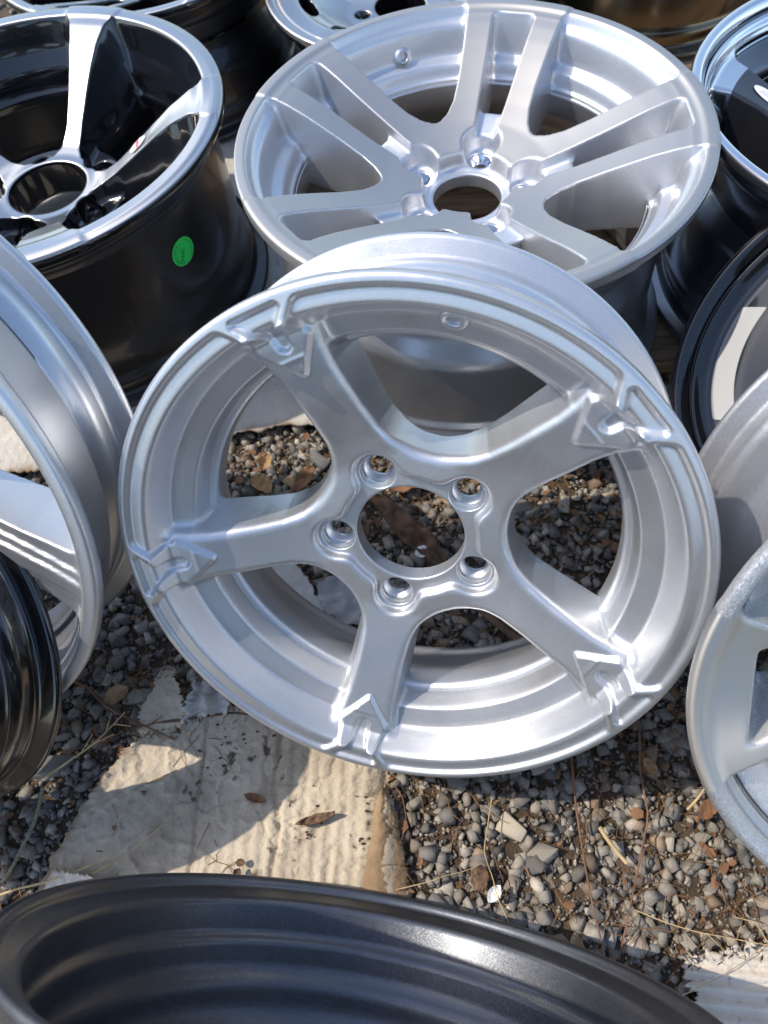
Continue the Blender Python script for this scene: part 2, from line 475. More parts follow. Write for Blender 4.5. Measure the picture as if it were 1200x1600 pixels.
    prof = round_poly([(4.4, -12), (4.6, 1.8), (7.2, 2.6), (8.8, 1.5), (9.2, -6), (9.2, -12)], .7, 3, False)[::-1]
    me = lathe('valve_seat', [(max(p, .01), q) for p, q in prof], 40, closed=False)
    mw = Matrix.Rotation(a, 4, 'Z') @ Matrix.Translation((.1775, 0, (W - 30) * .001)) @ Matrix.Rotation(math.radians(-38), 4, 'Y')
    link('valve_seat', me, root, [M_silver], mw=mw)
    return root

main_wheel()

# ================================================================== 2. the other wheels
def generic_wheel(root, W, R, nsec, hub, hA_pts, hS_pts, w_pts, mats, bmats, ring_in, ring_bot, flange=12, hub_r=70, draft=.12, ktop=1.0, kf=7.0, ksp=10.0,
                  zb_pts=((0, -110), (300, -90)), slot=None, floor=None, lug_r=57.15, lug_off=0.0, lug_rad=12.0, lug_well=None, bore=33.0, bore_step=None,
                  mach_r=None, mach_sp=True, flute=None, pair=False, res=(1.5, 1.6, 1.5), front=None, drop=46, dz=(34, 52, 80, 104), edge=4.0, holes=None, curve=0.0,
                  strip=None, lobes=None, seg=150, rearR=None, barrel_name='barrel', ribs=False, grooves=()):
    half = math.pi / nsec
    def func(r, th, z):
        hA = soft_terp(r, hA_pts, 1.2); 
        drr = float(r[1, 0, 0] - r[0, 0, 0])
        gA = np.sqrt(1 + np.gradient(hA, drr, axis=0) ** 2)
        zbA = terp(r, [(ring_in + 7, ring_bot), (R - 19, -flange - 14), (R - 15, -flange), (R + 20, -flange)])
        fring = smax((z - hA) / gA, smax(ring_in - r, zbA - z, 1.5), 1.5)
        fring = smax(fring, r - R, edge)
        dsp = None; x0 = y0 = None
        for k in (-1, 0, 1):
            a = th - k * 2 * half - curve * (r - 60) / R
            xx = r * np.cos(a); yy = r * np.sin(a)
            ds = np.where(xx > 15, np.abs(yy) - terp(xx, w_pts), 60).astype(np.float32)
            if slot is not None:
                sw, xa, xb = slot
                ds = smax(ds, -smax(np.abs(yy) - terp(xx, sw), smax(xa - xx, xx - xb, 6), 9), 2.0)
            if k == 0: x0, y0 = xx, yy
            dsp = ds if dsp is None else smin(dsp, ds, ksp)
        hS = soft_terp(r, hS_pts, 2.5)
        if flute is not None: hS = hS + flute(x0, y0)
        hS = hS + 0 * dsp
        gS = np.sqrt(1 + np.gradient(hS, drr, axis=0) ** 2)
        zb = terp(r, zb_pts)
        fsp = smax((z - hS) / gS, dsp - draft * np.maximum(hS - z, 0), ktop)
        fsp = smax(fsp, zb - z, 2.0)
        fsp = smax(fsp, r - (R - 4), 2.0)
        fsp = np.where(r > ring_in + 7, np.maximum(fsp, zbA - z), fsp)
        f = smin(fring, fsp, 2.0) if kf < 3 else smin(fring, fsp, kf)
        if floor is not None:       # recessed web (slot floor / hub bowl): r range, height pts
            hF = soft_terp(r, floor[0], 3.0)
            fl = smax((z - hF), smax((smin(r - 70 + 0 * y0, smax(r - floor[1], np.abs(y0) - floor[2], 2.0), 6.0) if floor[2] > 2 else r - floor[1] + 0 * y0), zb - z, 2.0), 3.0)
            f = smin(f, fl, 6.0)
        m = smax(dsp + 0 * z, (hS - z) - .9, .3)
        if not mach_sp: m = m * 0 + 5
        if strip is not None: m = np.maximum(m, strip(x0, y0, r))
        if mach_r is not None: m = np.minimum(m, np.maximum(np.maximum(mach_r - r, (hA - z) - .9), 0 * m - 5))
        if lobes is not None:
            lob = r - lobes[0] + 0 * th
            for k in (-1, 0, 1):
                a = th - k * 2 * half
                lob = smin(lob, np.sqrt((r * np.cos(a) - lug_r) ** 2 + (r * np.sin(a)) ** 2) - lobes[1], 6.0)
            f = smax(f, -smax(lob - .14 * (z - lobes[2]), lobes[2] - z, 7.0), 3.0)
        ql = []
        for k in (-1, 0, 1, 2) if lug_off else (-1, 0, 1):
            a = th - k * 2 * half - lug_off
            ql.append(np.sqrt((r * np.cos(a) - lug_r) ** 2 + (r * np.sin(a)) ** 2))
        q = ql[0]
        for v in ql[1:]: q = np.minimum(q, v)
        if lug_well:
            f = smax(f, -np.maximum(q - lug_well[0], lug_well[1] - z), 2.0)
        lz = lug_well[1] if lug_well else hub
        rl = terp(z, [(-300, 7.2), (lz - 12, 7.2), (lz - 11, 7.6), (lz - 3, lug_rad - 1), (lz - 2, lug_rad), (lz + 1, lug_rad), (lz + 2, -60 if lug_well else lug_rad), (lz + 3, -60)])
        f = smax(f, rl - q, .8)
        if holes is not None: f = smax(f, -holes(r, th), 2.0)
        f = smax(f, bore - r, 1.5)
        if bore_step: f = smax(f, -np.maximum(r - bore_step[0], bore_step[1] - z), 1.0)
        return f, np.clip(m, -5, 5)
    def cats(p):
        r, t, z = p.T
        t = t - curve * (r - 60) / R
        x = r * np.cos(t); y = r * np.sin(t)
        c = np.zeros(len(r), np.int32)
        lim = np.interp(x, *zip(*w_pts)) + 9
        sp = (r < R - 13) & (np.abs(y) < lim) & (r > hub_r + 2)
        sp |= (r < ring_in - 1)
        c[sp] = 1
        if pair: c[sp & (y > 0)] = 2
        c[r < hub_r + 2] = -1
        return c
    zlo = min(min(v for _, v in zb_pts), ring_bot) - 4
    build_face(root, W * .001, dict(grid=(nsec, bore - 3, R + 3, res[0], res[1], zlo, 4, res[2]), hide=(ring_in + 4, -flange - 3)), func, cats, mats)
    if front is None:
        front = [(ring_in + 1.5, ring_bot + 2), (ring_in + 10, ring_bot + 4), (R - 20, -flange - 22), (R - 18, -flange - 5)]
    prof = barrel_profile(R, W, front, zf=-flange + 2, drop=drop, dz=dz, rearR=rearR, ribs=ribs, grooves=grooves)
    return link(barrel_name, lathe(barrel_name, prof, seg, zoff=W * .001), root, bmats)

def seat_rings(root, W, n, rad, zz, off=0.0, R0=9.5, m=None):
    prof = round_poly([(7.0, -11), (7.6, -11), (R0 + .2, -2.2), (R0 + 1.6, -1.8), (R0 + 1.6, -.6), (R0 + .2, -.6), (7, -9)], .3, 2)
    me = lathe('lug_seat', prof, 28)
    for i in range(n):
        a = off + 2 * math.pi * i / n
        link('lug_seat', me, root, [m or M_chrome], mw=Matrix.Translation((rad * .001 * math.cos(a), rad * .001 * math.sin(a), (W + zz) * .001)))

GRP = 'alloy wheels laid out for sale'
# --- silver double-spoke wheel with turned face, lying on the pallet behind
W = 232.0
r2 = wheel_root('alloy_wheel', (.145, .637, .2759), (.002, .0369, .9993), (.9894, -.145, .0033), W * .001, 72.8,
                'silver wheel with five twin spokes and satin turned face, lying behind the centre wheel')
generic_wheel(r2, W, 235, 5, -79,
              [(0, -62), (184, -62), (190, -61), (195, -48), (206, -44), (212, -16), (219, -10), (222.5, -1.5), (224, 0), (240, 0)],
              [(0, -60), (52, -58.5), (85, -50), (110, -41), (135, -31), (160, -20.5), (180, -12.5), (198, -6.3), (212, -2.6), (223, -.6), (232, .2), (240, .2)],
              [(40, 60), (62, 56), (74, 51), (88, 45), (105, 42.5), (130, 43.5), (170, 48), (205, 53), (222, 56), (235, 60)],
              [M_silver2], [M_silver_plain], 187, -80, hub_r=66, slot=([(60, 11), (90, 13), (110, 15), (160, 18.5), (205, 23), (235, 25)], 44, 213),
              floor=([(0, -66), (70, -66), (85, -61), (106, -55), (112, -54)], 111, 20), lobes=(46, 17.5, -79), lug_r=61, lug_rad=13.5, bore=36.5, mach_r=222.5, pair=True, draft=.06,
              res=(1.6, 1.65, 1.7), zb_pts=((0, -95), (90, -92), (120, -98), (300, -84)), drop=44, ksp=9, edge=2.5)
seat_rings(r2, W, 5, 61, -79.5, R0=11.5)

# --- black wheel with turned face, top left
W = 232.0
r3 = wheel_root('alloy_wheel', (-.3324, .7882, .2636), (.0005, .0325, .9995), (.9894, -.1453, .0042), W * .001, 77,
                'glossy black wheel with bright turned spokes and a green round sticker on its barrel')
B3 = generic_wheel(r3, W, 235, 5, -98,
              [(0, -76), (184, -76), (190, -74), (194, -52), (205, -32), (211, -8), (213, -1), (215, 0), (227, .6), (229, -1.2), (240, -1.5)],
              [(0, -82), (58, -81), (72, -77), (90, -68), (115, -52), (145, -32), (172, -15), (198, -3), (213, 0), (240, 0)],
              [(30, 40), (48, 32), (58, 18), (70, 11.5), (95, 10), (125, 12), (155, 15), (182, 19.5), (200, 24), (213, 31), (240, 36)],
              [M_black], [M_black_plain], 186, -90, hub_r=64, floor=([(0, -98), (64, -97), (84, -94), (98, -91)], 92, 1), lug_r=68, lug_off=math.pi / 5, lug_rad=12.5, lug_well=(15, -112), drop=23, dz=(30, 44, 140, 168),
              bore=47, mach_r=213, draft=.40, zb_pts=((0, -128), (100, -118), (300, -96)), ksp=8, res=(1.9, 1.9, 2.0), edge=3)
seat_rings(r3, W, 5, 68, -112, off=math.pi / 5, R0=10.5)

# --- silver wheel on the left, seen mostly as barrel
W = 118.0
r4 = wheel_root('alloy_wheel', (-.444, .3112, .299), (-.2825, -.8326, .4764), (.9497, -.3127, .0165), W * .001, -14,
                'bright silver wheel at the left edge with smooth barrel and fluted spokes')
def fl4(x, y):
    return -2.6 * sstep(np.abs(y), 7, 8.5) - 2.6 * sstep(np.abs(y), 15, 16.5)
generic_wheel(r4, W, 250, 7, -60,
              [(0, -60), (214, -60), (220, -58), (226, -30), (231, -14), (235, -8), (238, -1.5), (240, 0), (260, 0)],
              [(0, -46), (80, -42), (150, -26), (200, -16), (229, -9), (260, -9)],
              [(30, 30), (70, 26), (120, 24), (180, 26), (218, 30), (240, 36)],
              [M_silver], [M_silver_plain], 217, -70, flute=fl4, mach_sp=False, lug_rad=12, bore=36, zb_pts=((0, -95), (300, -62)), res=(2.0, 2.0, 2.0), ktop=2, drop=32, dz=(24, 38, 56, 70), rearR=238)

# --- glossy black wheel, lower left corner: its rear flange and ribbed barrel are in view
W = 105.0
c5 = Vector((-.4385, .2626, .1602)); n5 = Vector((-.3928, -.601, .6961)).normalized()
r5 = wheel_root('alloy_wheel', c5 + n5 * .105, n5, (.9781, -.2066, -.0239), W * .001, 10,
                'glossy black wheel in the lower left corner, showing only its ribbed barrel')
generic_wheel(r5, W, 180, 5, -50, [(0, -56), (151, -56), (158, -30), (166, -6), (170, 0), (190, 0)],
              [(0, -46), (80, -38), (140, -14), (170, -2), (190, 0)], [(30, 26), (80, 20), (130, 20), (170, 28)],
              [M_black], [M_black_gloss], 149, -50, mach_r=169, grooves=(34, 46, 58, 70),  bore=36, res=(3.4, 3.4, 3.4), zb_pts=((0, -84), (300, -50)), drop=30, dz=(18, 28, 40, 52), hub_r=66)

# --- gunmetal wheel at the bottom, opening towards us
W = 205.0
n6 = Vector((.309, .942, .128)).normalized()
r6 = wheel_root('alloy_wheel', Vector((-.0545, -.0392, .238)), -n6, (.9637, -.2511, -.0912), 0, 20,
                'dark gunmetal wheel in the foreground showing the ribbed inside of its barrel')
W6 = 205.0
B6 = generic_wheel(r6, W6, 211, 5, -60, [(0, -60), (176, -60), (186, -30), (196, -6), (199, 0), (240, 0)],
              [(0, -46), (80, -42), (150, -20), (192, -2), (240, 0)], [(30, 28), (80, 24), (150, 24), (198, 34)],
              [M_gun], [M_gun], 174, -70, mach_sp=False, bore=36, res=(3.6, 3.8, 3.6), zb_pts=((0, -90), (300, -62)), drop=50, dz=(34, 50, 78, 112), seg=280, ribs=True)

# --- dull cast silver wheel, right edge
W = 190.0
r7 = wheel_root('alloy_wheel', (.3794, .0028, .3119), (-.3535, -.7744, .5247), (.9248, -.3738, .0714), W * .001, 190,
                'dull weathered silver wheel at the right edge, its rough lip beside the gravel')
generic_wheel(r7, W, 225, 5, -60,
              [(0, -64), (178, -64), (184, -60), (190, -44), (204, -24), (211, -10), (215, -2), (217, 0), (230, 0)],
              [(0, -40), (80, -36), (150, -24), (190, -12), (206, -8), (230, -8)],
              [(30, 40), (70, 38), (100, 36), (150, 44), (185, 62), (205, 74), (225, 82)],
              [M_dull], [M_dull_plain], 180, -72, slot=([(60, 10), (120, 16), (160, 30), (190, 46)], 110, 186), mach_sp=True, bore=36, zb_pts=((0, -90), (300, -62)), res=(2.6, 2.6, 2.6), ktop=2, drop=40, edge=5)

# --- black wheel with bright arcs, right edge
W = 160.0
r8 = wheel_root('alloy_wheel', (.4439, .3138, .249), (-.5736, .0184, .8189), (.8046, -.175, .5675), W * .001, 157,
                'shiny black wheel at the right edge with deep lip and bright curved spoke ends')
generic_wheel(r8, W, 193, 5, -60,
              [(0, -64), (154, -64), (161, -60), (163, -36), (168, -24), (176, -13), (184, -2.5), (187, 0), (200, 0)],
              [(0, -46), (80, -42), (112, -34), (135, -29), (160, -27), (166, -26), (200, -26)],
              [(30, 26), (80, 22), (104, 28), (116, 42), (124, 120), (200, 160)],
              [M_black8], [M_black_plain], 155, -72, bore=36, zb_pts=((0, -90), (300, -66)), res=(1.9, 1.9, 1.9), ktop=1.2, drop=38, dz=(28, 44, 66, 88), edge=6,
              strip=lambda x, y, r: np.maximum(np.abs(r - 151) - 10.5, np.abs(y) - 60))

# --- dark grey wheel with polished lip, top right
W = 228.0
r9 = wheel_root('alloy_wheel', (.6022, .5907, .2705), (-.0075, .0631, .998), (.9897, -.1423, .0165), W * .001, 146,
                'dark grey wheel with mirror polished lip and a white sticker on its spoke, top right')
generic_wheel(r9, W, 235, 5, -85,
              [(0, -96), (176, -96), (184, -92), (190, -74), (206, -52), (214, -22), (220, -8), (224, -1), (226, 0), (240, -1)],
              [(0, -90), (60, -88), (100, -74), (150, -52), (190, -38), (215, -34), (240, -34)],
              [(30, 24), (70, 20), (110, 20), (160, 22), (190, 27), (215, 36)],
              [M_dark], [M_dark], 180, -104, mach_r=188, mach_sp=False, bore=36, zb_pts=((0, -128), (300, -104)), res=(2.4, 2.4, 2.4), ktop=2.5)

# --- black wheel with turned face full of oval holes, top middle
W = 150.0
r10 = wheel_root('alloy_wheel', (.144, 1.105, .19), (0, 0, 1), (.989, -.148, 0), W * .001, 200,
                 'black wheel with pale turned face and oval holes, at the top edge of the photo')
def ovals(r, th):
    a = th
    x = r * np.cos(a) - 134; y = r * np.sin(a)
    return (np.sqrt((x / 1.0) ** 2 + (y / 2.6) ** 2) - 10.5)
generic_wheel(r10, W, 190, 6, -40,
              [(0, -60), (130, -60), (136, -40), (146, -10), (151, -5), (172, -4), (175, -12), (179, -2), (182, 0), (200, 0)],
              [(0, -46), (80, -40), (110, -24), (130, -12), (152, -6), (200, -6)],
              [(30, 50), (80, 44), (110, 52), (130, 76), (150, 110), (200, 130)],
              [M_black], [M_black_plain], 144, -66, mach_r=150, holes=ovals, bore=36, zb_pts=((0, -80), (300, -60)), res=(2.3, 2.4, 2.3))

# --- far black wheel with turned spokes, top left corner
W = 198.0
r11 = wheel_root('alloy_wheel', (-.215, 1.262, .22), (0, 0, 1), (.989, -.148, 0), W * .001, 250,
                 'black wheel with slim bright twin spokes, cut off by the top left edge')
generic_wheel(r11, W, 220, 6, -60,
              [(0, -60), (178, -60), (186, -40), (196, -12), (204, -3), (206, 0), (230, 0)],
              [(0, -60), (80, -50), (140, -26), (190, -5), (206, 0), (230, 0)],
              [(30, 30), (80, 24), (140, 30), (200, 44), (220, 50)],
              [M_black], [M_black_plain], 180, -70, slot=([(60, 10), (120, 14), (200, 28)], 84, 192), mach_r=205, bore=36, zb_pts=((0, -90), (300, -66)), res=(2.8, 2.8, 2.8))

# --- bronze barrel at the top edge
W = 200.0
r12 = wheel_root('alloy_wheel', (.56, 1.255, .24), (0.0, .02, 1), (.989, -.148, 0), W * .001, 30,
                 'worn bronze coloured wheel at the top edge, only its polished barrel in view')
generic_wheel(r12, W, 220, 5, -60,
              [(0, -60), (178, -60), (186, -40), (196, -12), (204, -3), (206, 0), (230, 0)],
              [(0, -60), (80, -50), (140, -26), (190, -5), (206, 0), (230, 0)], [(30, 30), (80, 24), (140, 26), (200, 34)],
              [M_bronze], [M_bronze], 180, -70, mach_sp=False, bore=36, zb_pts=((0, -90), (300, -66)), res=(3.8, 4.0, 3.8))
# ================================================================== 3. ground
def _hash(ix, iy, seed):
    h = (ix.astype(np.int64) * 374761393 + iy.astype(np.int64) * 668265263 + seed * 69069) & 0x7fffffff
    h = ((h ^ (h >> 13)) * 1274126177) & 0x7fffffff
    return ((h ^ (h >> 16)) & 0xffff) / 65535.0
def vnoise(x, y, s, seed=0, octv=3, gain=.5):
    x = np.asarray(x, np.float64) / s; y = np.asarray(y, np.float64) / s
    out = 0.0; amp = 1.0; tot = 0
    for o in range(octv):
        ix, iy = np.floor(x), np.floor(y); fx, fy = x - ix, y - iy
        fx = fx * fx * (3 - 2 * fx); fy = fy * fy * (3 - 2 * fy)
        a, b = _hash(ix, iy, seed + o), _hash(ix + 1, iy, seed + o)
        c, d = _hash(ix, iy + 1, seed + o), _hash(ix + 1, iy + 1, seed + o)
        out = out + amp * ((a * (1 - fx) + b * fx) * (1 - fy) + (c * (1 - fx) + d * fx) * fy)
        tot += amp; amp *= gain; x = x * 2.03 + 17.1; y = y * 2.03 + 5.3
    return out / tot
def gz(x, y):
    return (vnoise(x, y, .22, 3, 2) - .5) * .016 + (vnoise(x, y, .03, 9, 2) - .5) * .006

def fine_axis(a, b, step, far):
    f = np.arange(a, b + step, step)
    k = np.array([.02, .06, .2, .6, 2, 6, far])
    return np.concatenate([(a - k)[::-1], f, f[-1] + k])
gx = fine_axis(-.75, 1.0, .011, 60); gy = fine_axis(-.30, 1.7, .011, 60)
X, Y = np.meshgrid(gx, gy, indexing='ij')
Z = gz(X, Y) + (vnoise(X, Y, .009, 31, 2) - .5) * .004
V = np.stack([X, Y, Z], 2).reshape(-1, 3)
i = np.arange(len(gx) - 1)[:, None] * len(gy); j = np.arange(len(gy) - 1)[None, :]
Q = np.stack([i + j, i + j + len(gy), i + j + len(gy) + 1, i + j + 1], 2).reshape(-1, 4)
M_dirt, t_, b_, ns, lk = mat('damp_dirt')
b_.inputs['Roughness'].default_value = .95
tc = N_(ns, 'ShaderNodeTexCoord')
nz = N_(ns, 'ShaderNodeTexNoise'); nz.inputs['Scale'].default_value = 9; nz.inputs['Detail'].default_value = 8; nz.inputs['Roughness'].default_value = .7
lk.new(tc.outputs['Object'], nz.inputs['Vector'])
cr = N_(ns, 'ShaderNodeValToRGB'); lk.new(nz.outputs[0], cr.inputs[0])
e = cr.color_ramp.elements
e[0].position = .3; e[0].color = (.036, .024, .015, 1); e[1].position = .72; e[1].color = (.14, .095, .06, 1)
lk.new(cr.outputs[0], b_.inputs['Base Color'])
n2 = N_(ns, 'ShaderNodeTexNoise'); n2.inputs['Scale'].default_value = 420; n2.inputs['Detail'].default_value = 4; lk.new(tc.outputs['Object'], n2.inputs['Vector'])
bp = N_(ns, 'ShaderNodeBump'); bp.inputs['Strength'].default_value = .9; bp.inputs['Distance'].default_value = .003
lk.new(n2.outputs[0], bp.inputs['Height']); lk.new(bp.outputs[0], b_.inputs['Normal'])
link('ground', np_mesh('ground', V, Q), None, [M_dirt], kind='structure')

# ---------- stones
def hull_template(seed, n=13, flat=.65, sub=0):
    import bmesh
    r_ = random.Random(seed)
    bm = bmesh.new()
    sx, sy, sz = 1, r_.uniform(.5, .95), r_.uniform(.32, .72) * flat / .65
    for k in range(n):          # jittered corners of a block, with some corners knocked off
        c = ((k & 1) * 2 - 1, (k >> 1 & 1) * 2 - 1, (k >> 2 & 1) * 2 - 1) if k < 8 else [r_.uniform(-1, 1) for _ in range(3)]
        p = Vector([q * r_.uniform(.35, .92) for q in c])
        if k >= 8: p = p.normalized() * r_.uniform(.7, 1.0)
        bm.verts.new((p.x * sx, p.y * sy, p.z * sz))
    res = bmesh.ops.convex_hull(bm, input=bm.verts)
    bmesh.ops.delete(bm, geom=[v for v in bm.verts if not v.link_faces], context='VERTS')
    if sub:
        bmesh.ops.bevel(bm, geom=bm.edges[:], offset=.05, segments=1, affect='EDGES', profile=.6, clamp_overlap=True)
        bmesh.ops.triangulate(bm, faces=bm.faces[:])
        bmesh.ops.subdivide_edges(bm, edges=[q for q in bm.edges if q.calc_length() > .3], cuts=1)
        for v in bm.verts:
            v.co += v.co.normalized() * (mnoise.noise(v.co * 2.2 + Vector((seed, 0, 0))) * .07 + mnoise.noise(v.co * 6 + Vector((0, seed, 0))) * .03)
    bmesh.ops.triangulate(bm, faces=bm.faces[:])
    bm.verts.index_update()
    v = np.array([q.co[:] for q in bm.verts], np.float32); f = np.array([[q.index for q in g.verts] for g in bm.faces], np.int32)
    bm.free()
    return v, f

M_stone, t_, b_, ns, lk = mat('gravel_stone')
b_.inputs['Roughness'].default_value = .82
at = N_(ns, 'ShaderNodeAttribute'); at.attribute_name = 'tone'
tc = N_(ns, 'ShaderNodeTexCoord')
nz = N_(ns, 'ShaderNodeTexNoise'); nz.inputs['Scale'].default_value = 160; nz.inputs['Detail'].default_value = 6; nz.inputs['Roughness'].default_value = .7
lk.new(tc.outputs['Object'], nz.inputs['Vector'])
mr = N_(ns, 'ShaderNodeMapRange'); mr.inputs['From Min'].default_value = .25; mr.inputs['From Max'].default_value = .75; mr.inputs['To Min'].default_value = .62; mr.inputs['To Max'].default_value = 1.28
lk.new(nz.outputs[0], mr.inputs['Value'])
mx = N_(ns, 'ShaderNodeMix', data_type='RGBA', blend_type='MULTIPLY'); mx.inputs[0].default_value = 1
lk.new(at.outputs['Color'], mx.inputs[6]); lk.new(mr.outputs[0], mx.inputs[7]); lk.new(mx.outputs[2], b_.inputs['Base Color'])
n2 = N_(ns, 'ShaderNodeTexNoise'); n2.inputs['Scale'].default_value = 700; n2.inputs['Detail'].default_value = 3; lk.new(tc.outputs['Object'], n2.inputs['Vector'])
bp = N_(ns, 'ShaderNodeBump'); bp.inputs['Strength'].default_value = .4; bp.inputs['Distance'].default_value = .0008
lk.new(n2.outputs[0], bp.inputs['Height']); lk.new(bp.outputs[0], b_.inputs['Normal'])
# the loose stones built one by one take their tone from the object
M_stone1 = M_stone.copy(); M_stone1.name = 'loose_stone'
n1 = M_stone1.node_tree.nodes
a1 = [q for q in n1 if q.type == 'ATTRIBUTE'][0]; a1.attribute_type = 'OBJECT'

TONES = np.array([(.245, .225, .20), (.30, .275, .24), (.185, .175, .165), (.36, .32, .265), (.27, .225, .18), (.15, .143, .135), (.41, .375, .32), (.29, .21, .145), (.20, .145, .105), (.50, .46, .41)])
TP = np.array([.2, .18, .16, .12, .1, .1, .05, .05, .03, .01])

CB_POLY = []      # cardboard outlines (world xy) that keep gravel off
def inside(px, py, poly):
    c = np.zeros(px.shape, bool)
    n = len(poly)
    for i in range(n):
        (x1, y1), (x2, y2) = poly[i], poly[i - 1]
        c ^= ((y1 > py) != (y2 > py)) & (px < (x2 - x1) * (py - y1) / (y2 - y1 + 1e-12) + x1)
    return c

CARD_MAIN = [(-.385, -.09), (-.362, .03), (-.322, .10), (-.29, .14), (-.255, .158), (-.16, .165), (-.10, .175), (-.04, .17), (-.052, .05), (-.062, -.007), (-.07, -.10)]
CB_POLY.append(CARD_MAIN)

def scatter(n, lo, hi, templates, region, zfun, power=2.2, keep=None, tilt=.6):
    x = rng.uniform(region[0], region[1], n); y = rng.uniform(region[2], region[3], n)
    ok = np.ones(n, bool)
    for p in CB_POLY: ok &= ~inside(x, y, p)
    if keep is not None: ok &= keep(x, y)
    x, y = x[ok], y[ok]; n = len(x)
    s = lo + (hi - lo) * rng.random(n) ** power
    Vs, Fs, Cs = [], [], []; off = 0
    which = rng.integers(0, len(templates), n)
    ang = rng.uniform(0, 2 * np.pi, n); tx = rng.normal(0, tilt, n); ty = rng.normal(0, tilt, n)
    tone = TONES[rng.choice(len(TONES), n, p=TP)] * rng.uniform(.55, 1.3, (n, 1))
    z = zfun(x, y, s)
    for k, (tv, tf) in enumerate(templates):
        m = np.nonzero(which == k)[0]
        if not len(m): continue
        ca, sa = np.cos(ang[m]), np.sin(ang[m]); cx, sx_ = np.cos(tx[m]), np.sin(tx[m]); cy, sy_ = np.cos(ty[m]), np.sin(ty[m])
        O = np.zeros_like(ca); I = np.ones_like(ca)
        Rz = np.stack([ca, -sa, O, sa, ca, O, O, O, I], 1).reshape(-1, 3, 3)
        Rx = np.stack([I, O, O, O, cx, -sx_, O, sx_, cx], 1).reshape(-1, 3, 3)
        Ry = np.stack([cy, O, sy_, O, I, O, -sy_, O, cy], 1).reshape(-1, 3, 3)
        R = Rx @ Ry @ Rz
        v = np.einsum('nij,vj->nvi', R, tv) * s[m][:, None, None]
        v += np.stack([x[m], y[m], z[m]], 1)[:, None, :]
        f = tf[None] + (off + np.arange(len(m)) * len(tv))[:, None, None]
        Vs.append(v.reshape(-1, 3)); Fs.append(f.reshape(-1, 3)); off += len(m) * len(tv)
        c = np.ones((len(m), len(tv), 4), np.float32); c[:, :, :3] = tone[m][:, None, :]
        Cs.append(c.reshape(-1, 4))
    return np.concatenate(Vs), np.concatenate(Fs), np.concatenate(Cs)

FRONT = (-.55, .62, -.16, .56)
tmpl = [hull_template(k, 9 + k % 3, flat=(.65, .42, .9)[k % 3]) for k in range(24)]
tiny = [hull_template(100 + k, 7) for k in range(10)]
dens = lambda x, y: vnoise(x, y, .09, 55, 2) + rng.random(len(x)) * .5 > .46
v1, f1, c1 = scatter(17500, .0028, .0098, tmpl, FRONT, lambda x, y, s: gz(x, y) + s * rng.uniform(.0, .8, len(s)), power=2.0, keep=dens)
v2, f2, c2 = scatter(29000, .0012, .0036, tiny, FRONT, lambda x, y, s: gz(x, y) + .0015 + s * .3, power=1.5)
v4, f4, c4 = scatter(450, .0075, .0125, tmpl, FRONT, lambda x, y, s: gz(x, y) + s * rng.uniform(.1, .6, len(s)), power=1.4, keep=dens)
v5, f5, c5_ = scatter(9000, .004, .012, tiny, (-1.5, 1.7, -1.1, 2.2), lambda x, y, s: gz(x, y) + s * .25, power=1.6, keep=lambda x, y: ~((x > -.55) & (x < .62) & (y > -.16) & (y < .56)) & (np.hypot(x - .1, y - .5) < 1.0 + .7 * rng.random(len(x)) ** .5))
BACK = (-.8, 1.05, .5, 1.6)
v3, f3, c3 = scatter(3500, .004, .011, tiny, BACK, lambda x, y, s: gz(x, y) + s * .3, power=1.7)
me = np_mesh('gravel', np.concatenate([v1, v2, v3, v4, v5]), np.concatenate([f1, f2 + len(v1), f3 + len(v1) + len(v2), f4 + len(v1) + len(v2) + len(v3), f5 + len(v1) + len(v2) + len(v3) + len(v4)]), smooth=False, attrs={'tone': np.concatenate([c1, c2, c3, c4, c5_])})
link('gravel', me, None, [M_stone], label='crushed grey and brown limestone gravel covering the dirt', cat='gravel', kind='stuff')

big = []
for k in range(14):
    v, f = hull_template(300 + k, 12, sub=1)
    big.append(np_mesh('stone', v * .5, f, smooth=False))
def stone(x, y, s, tone, z=None, label='angular loose stone lying on top of the gravel', group='larger loose stones on the gravel', k=None, tilt=.35):
    o = bpy.data.objects.new('stone', big[k if k is not None else rng.integers(0, len(big))])
    COL.objects.link(o)
    if not o.data.materials: o.data.materials.append(M_stone1)
    o.location = (x, y, (gz(x, y) + s * .14) if z is None else z)
    o.rotation_euler = (rng.normal(0, tilt), rng.normal(0, tilt), rng.uniform(0, 6.28)); o.scale = (s, s, s)
    o['tone'] = [float(q) for q in tone]
    tag(o, label, 'stone', group)
    return o
n = 0
while n < 150:
    x, y = rng.uniform(-.5, .58), rng.uniform(-.15, .52)
    if any(inside(np.array([x]), np.array([y]), p)[0] for p in CB_POLY): continue
    s = .015 + .020 * rng.random() ** 2
    stone(x, y, s, TONES[rng.choice(len(TONES), p=TP)] * rng.uniform(.85, 1.25)); n += 1
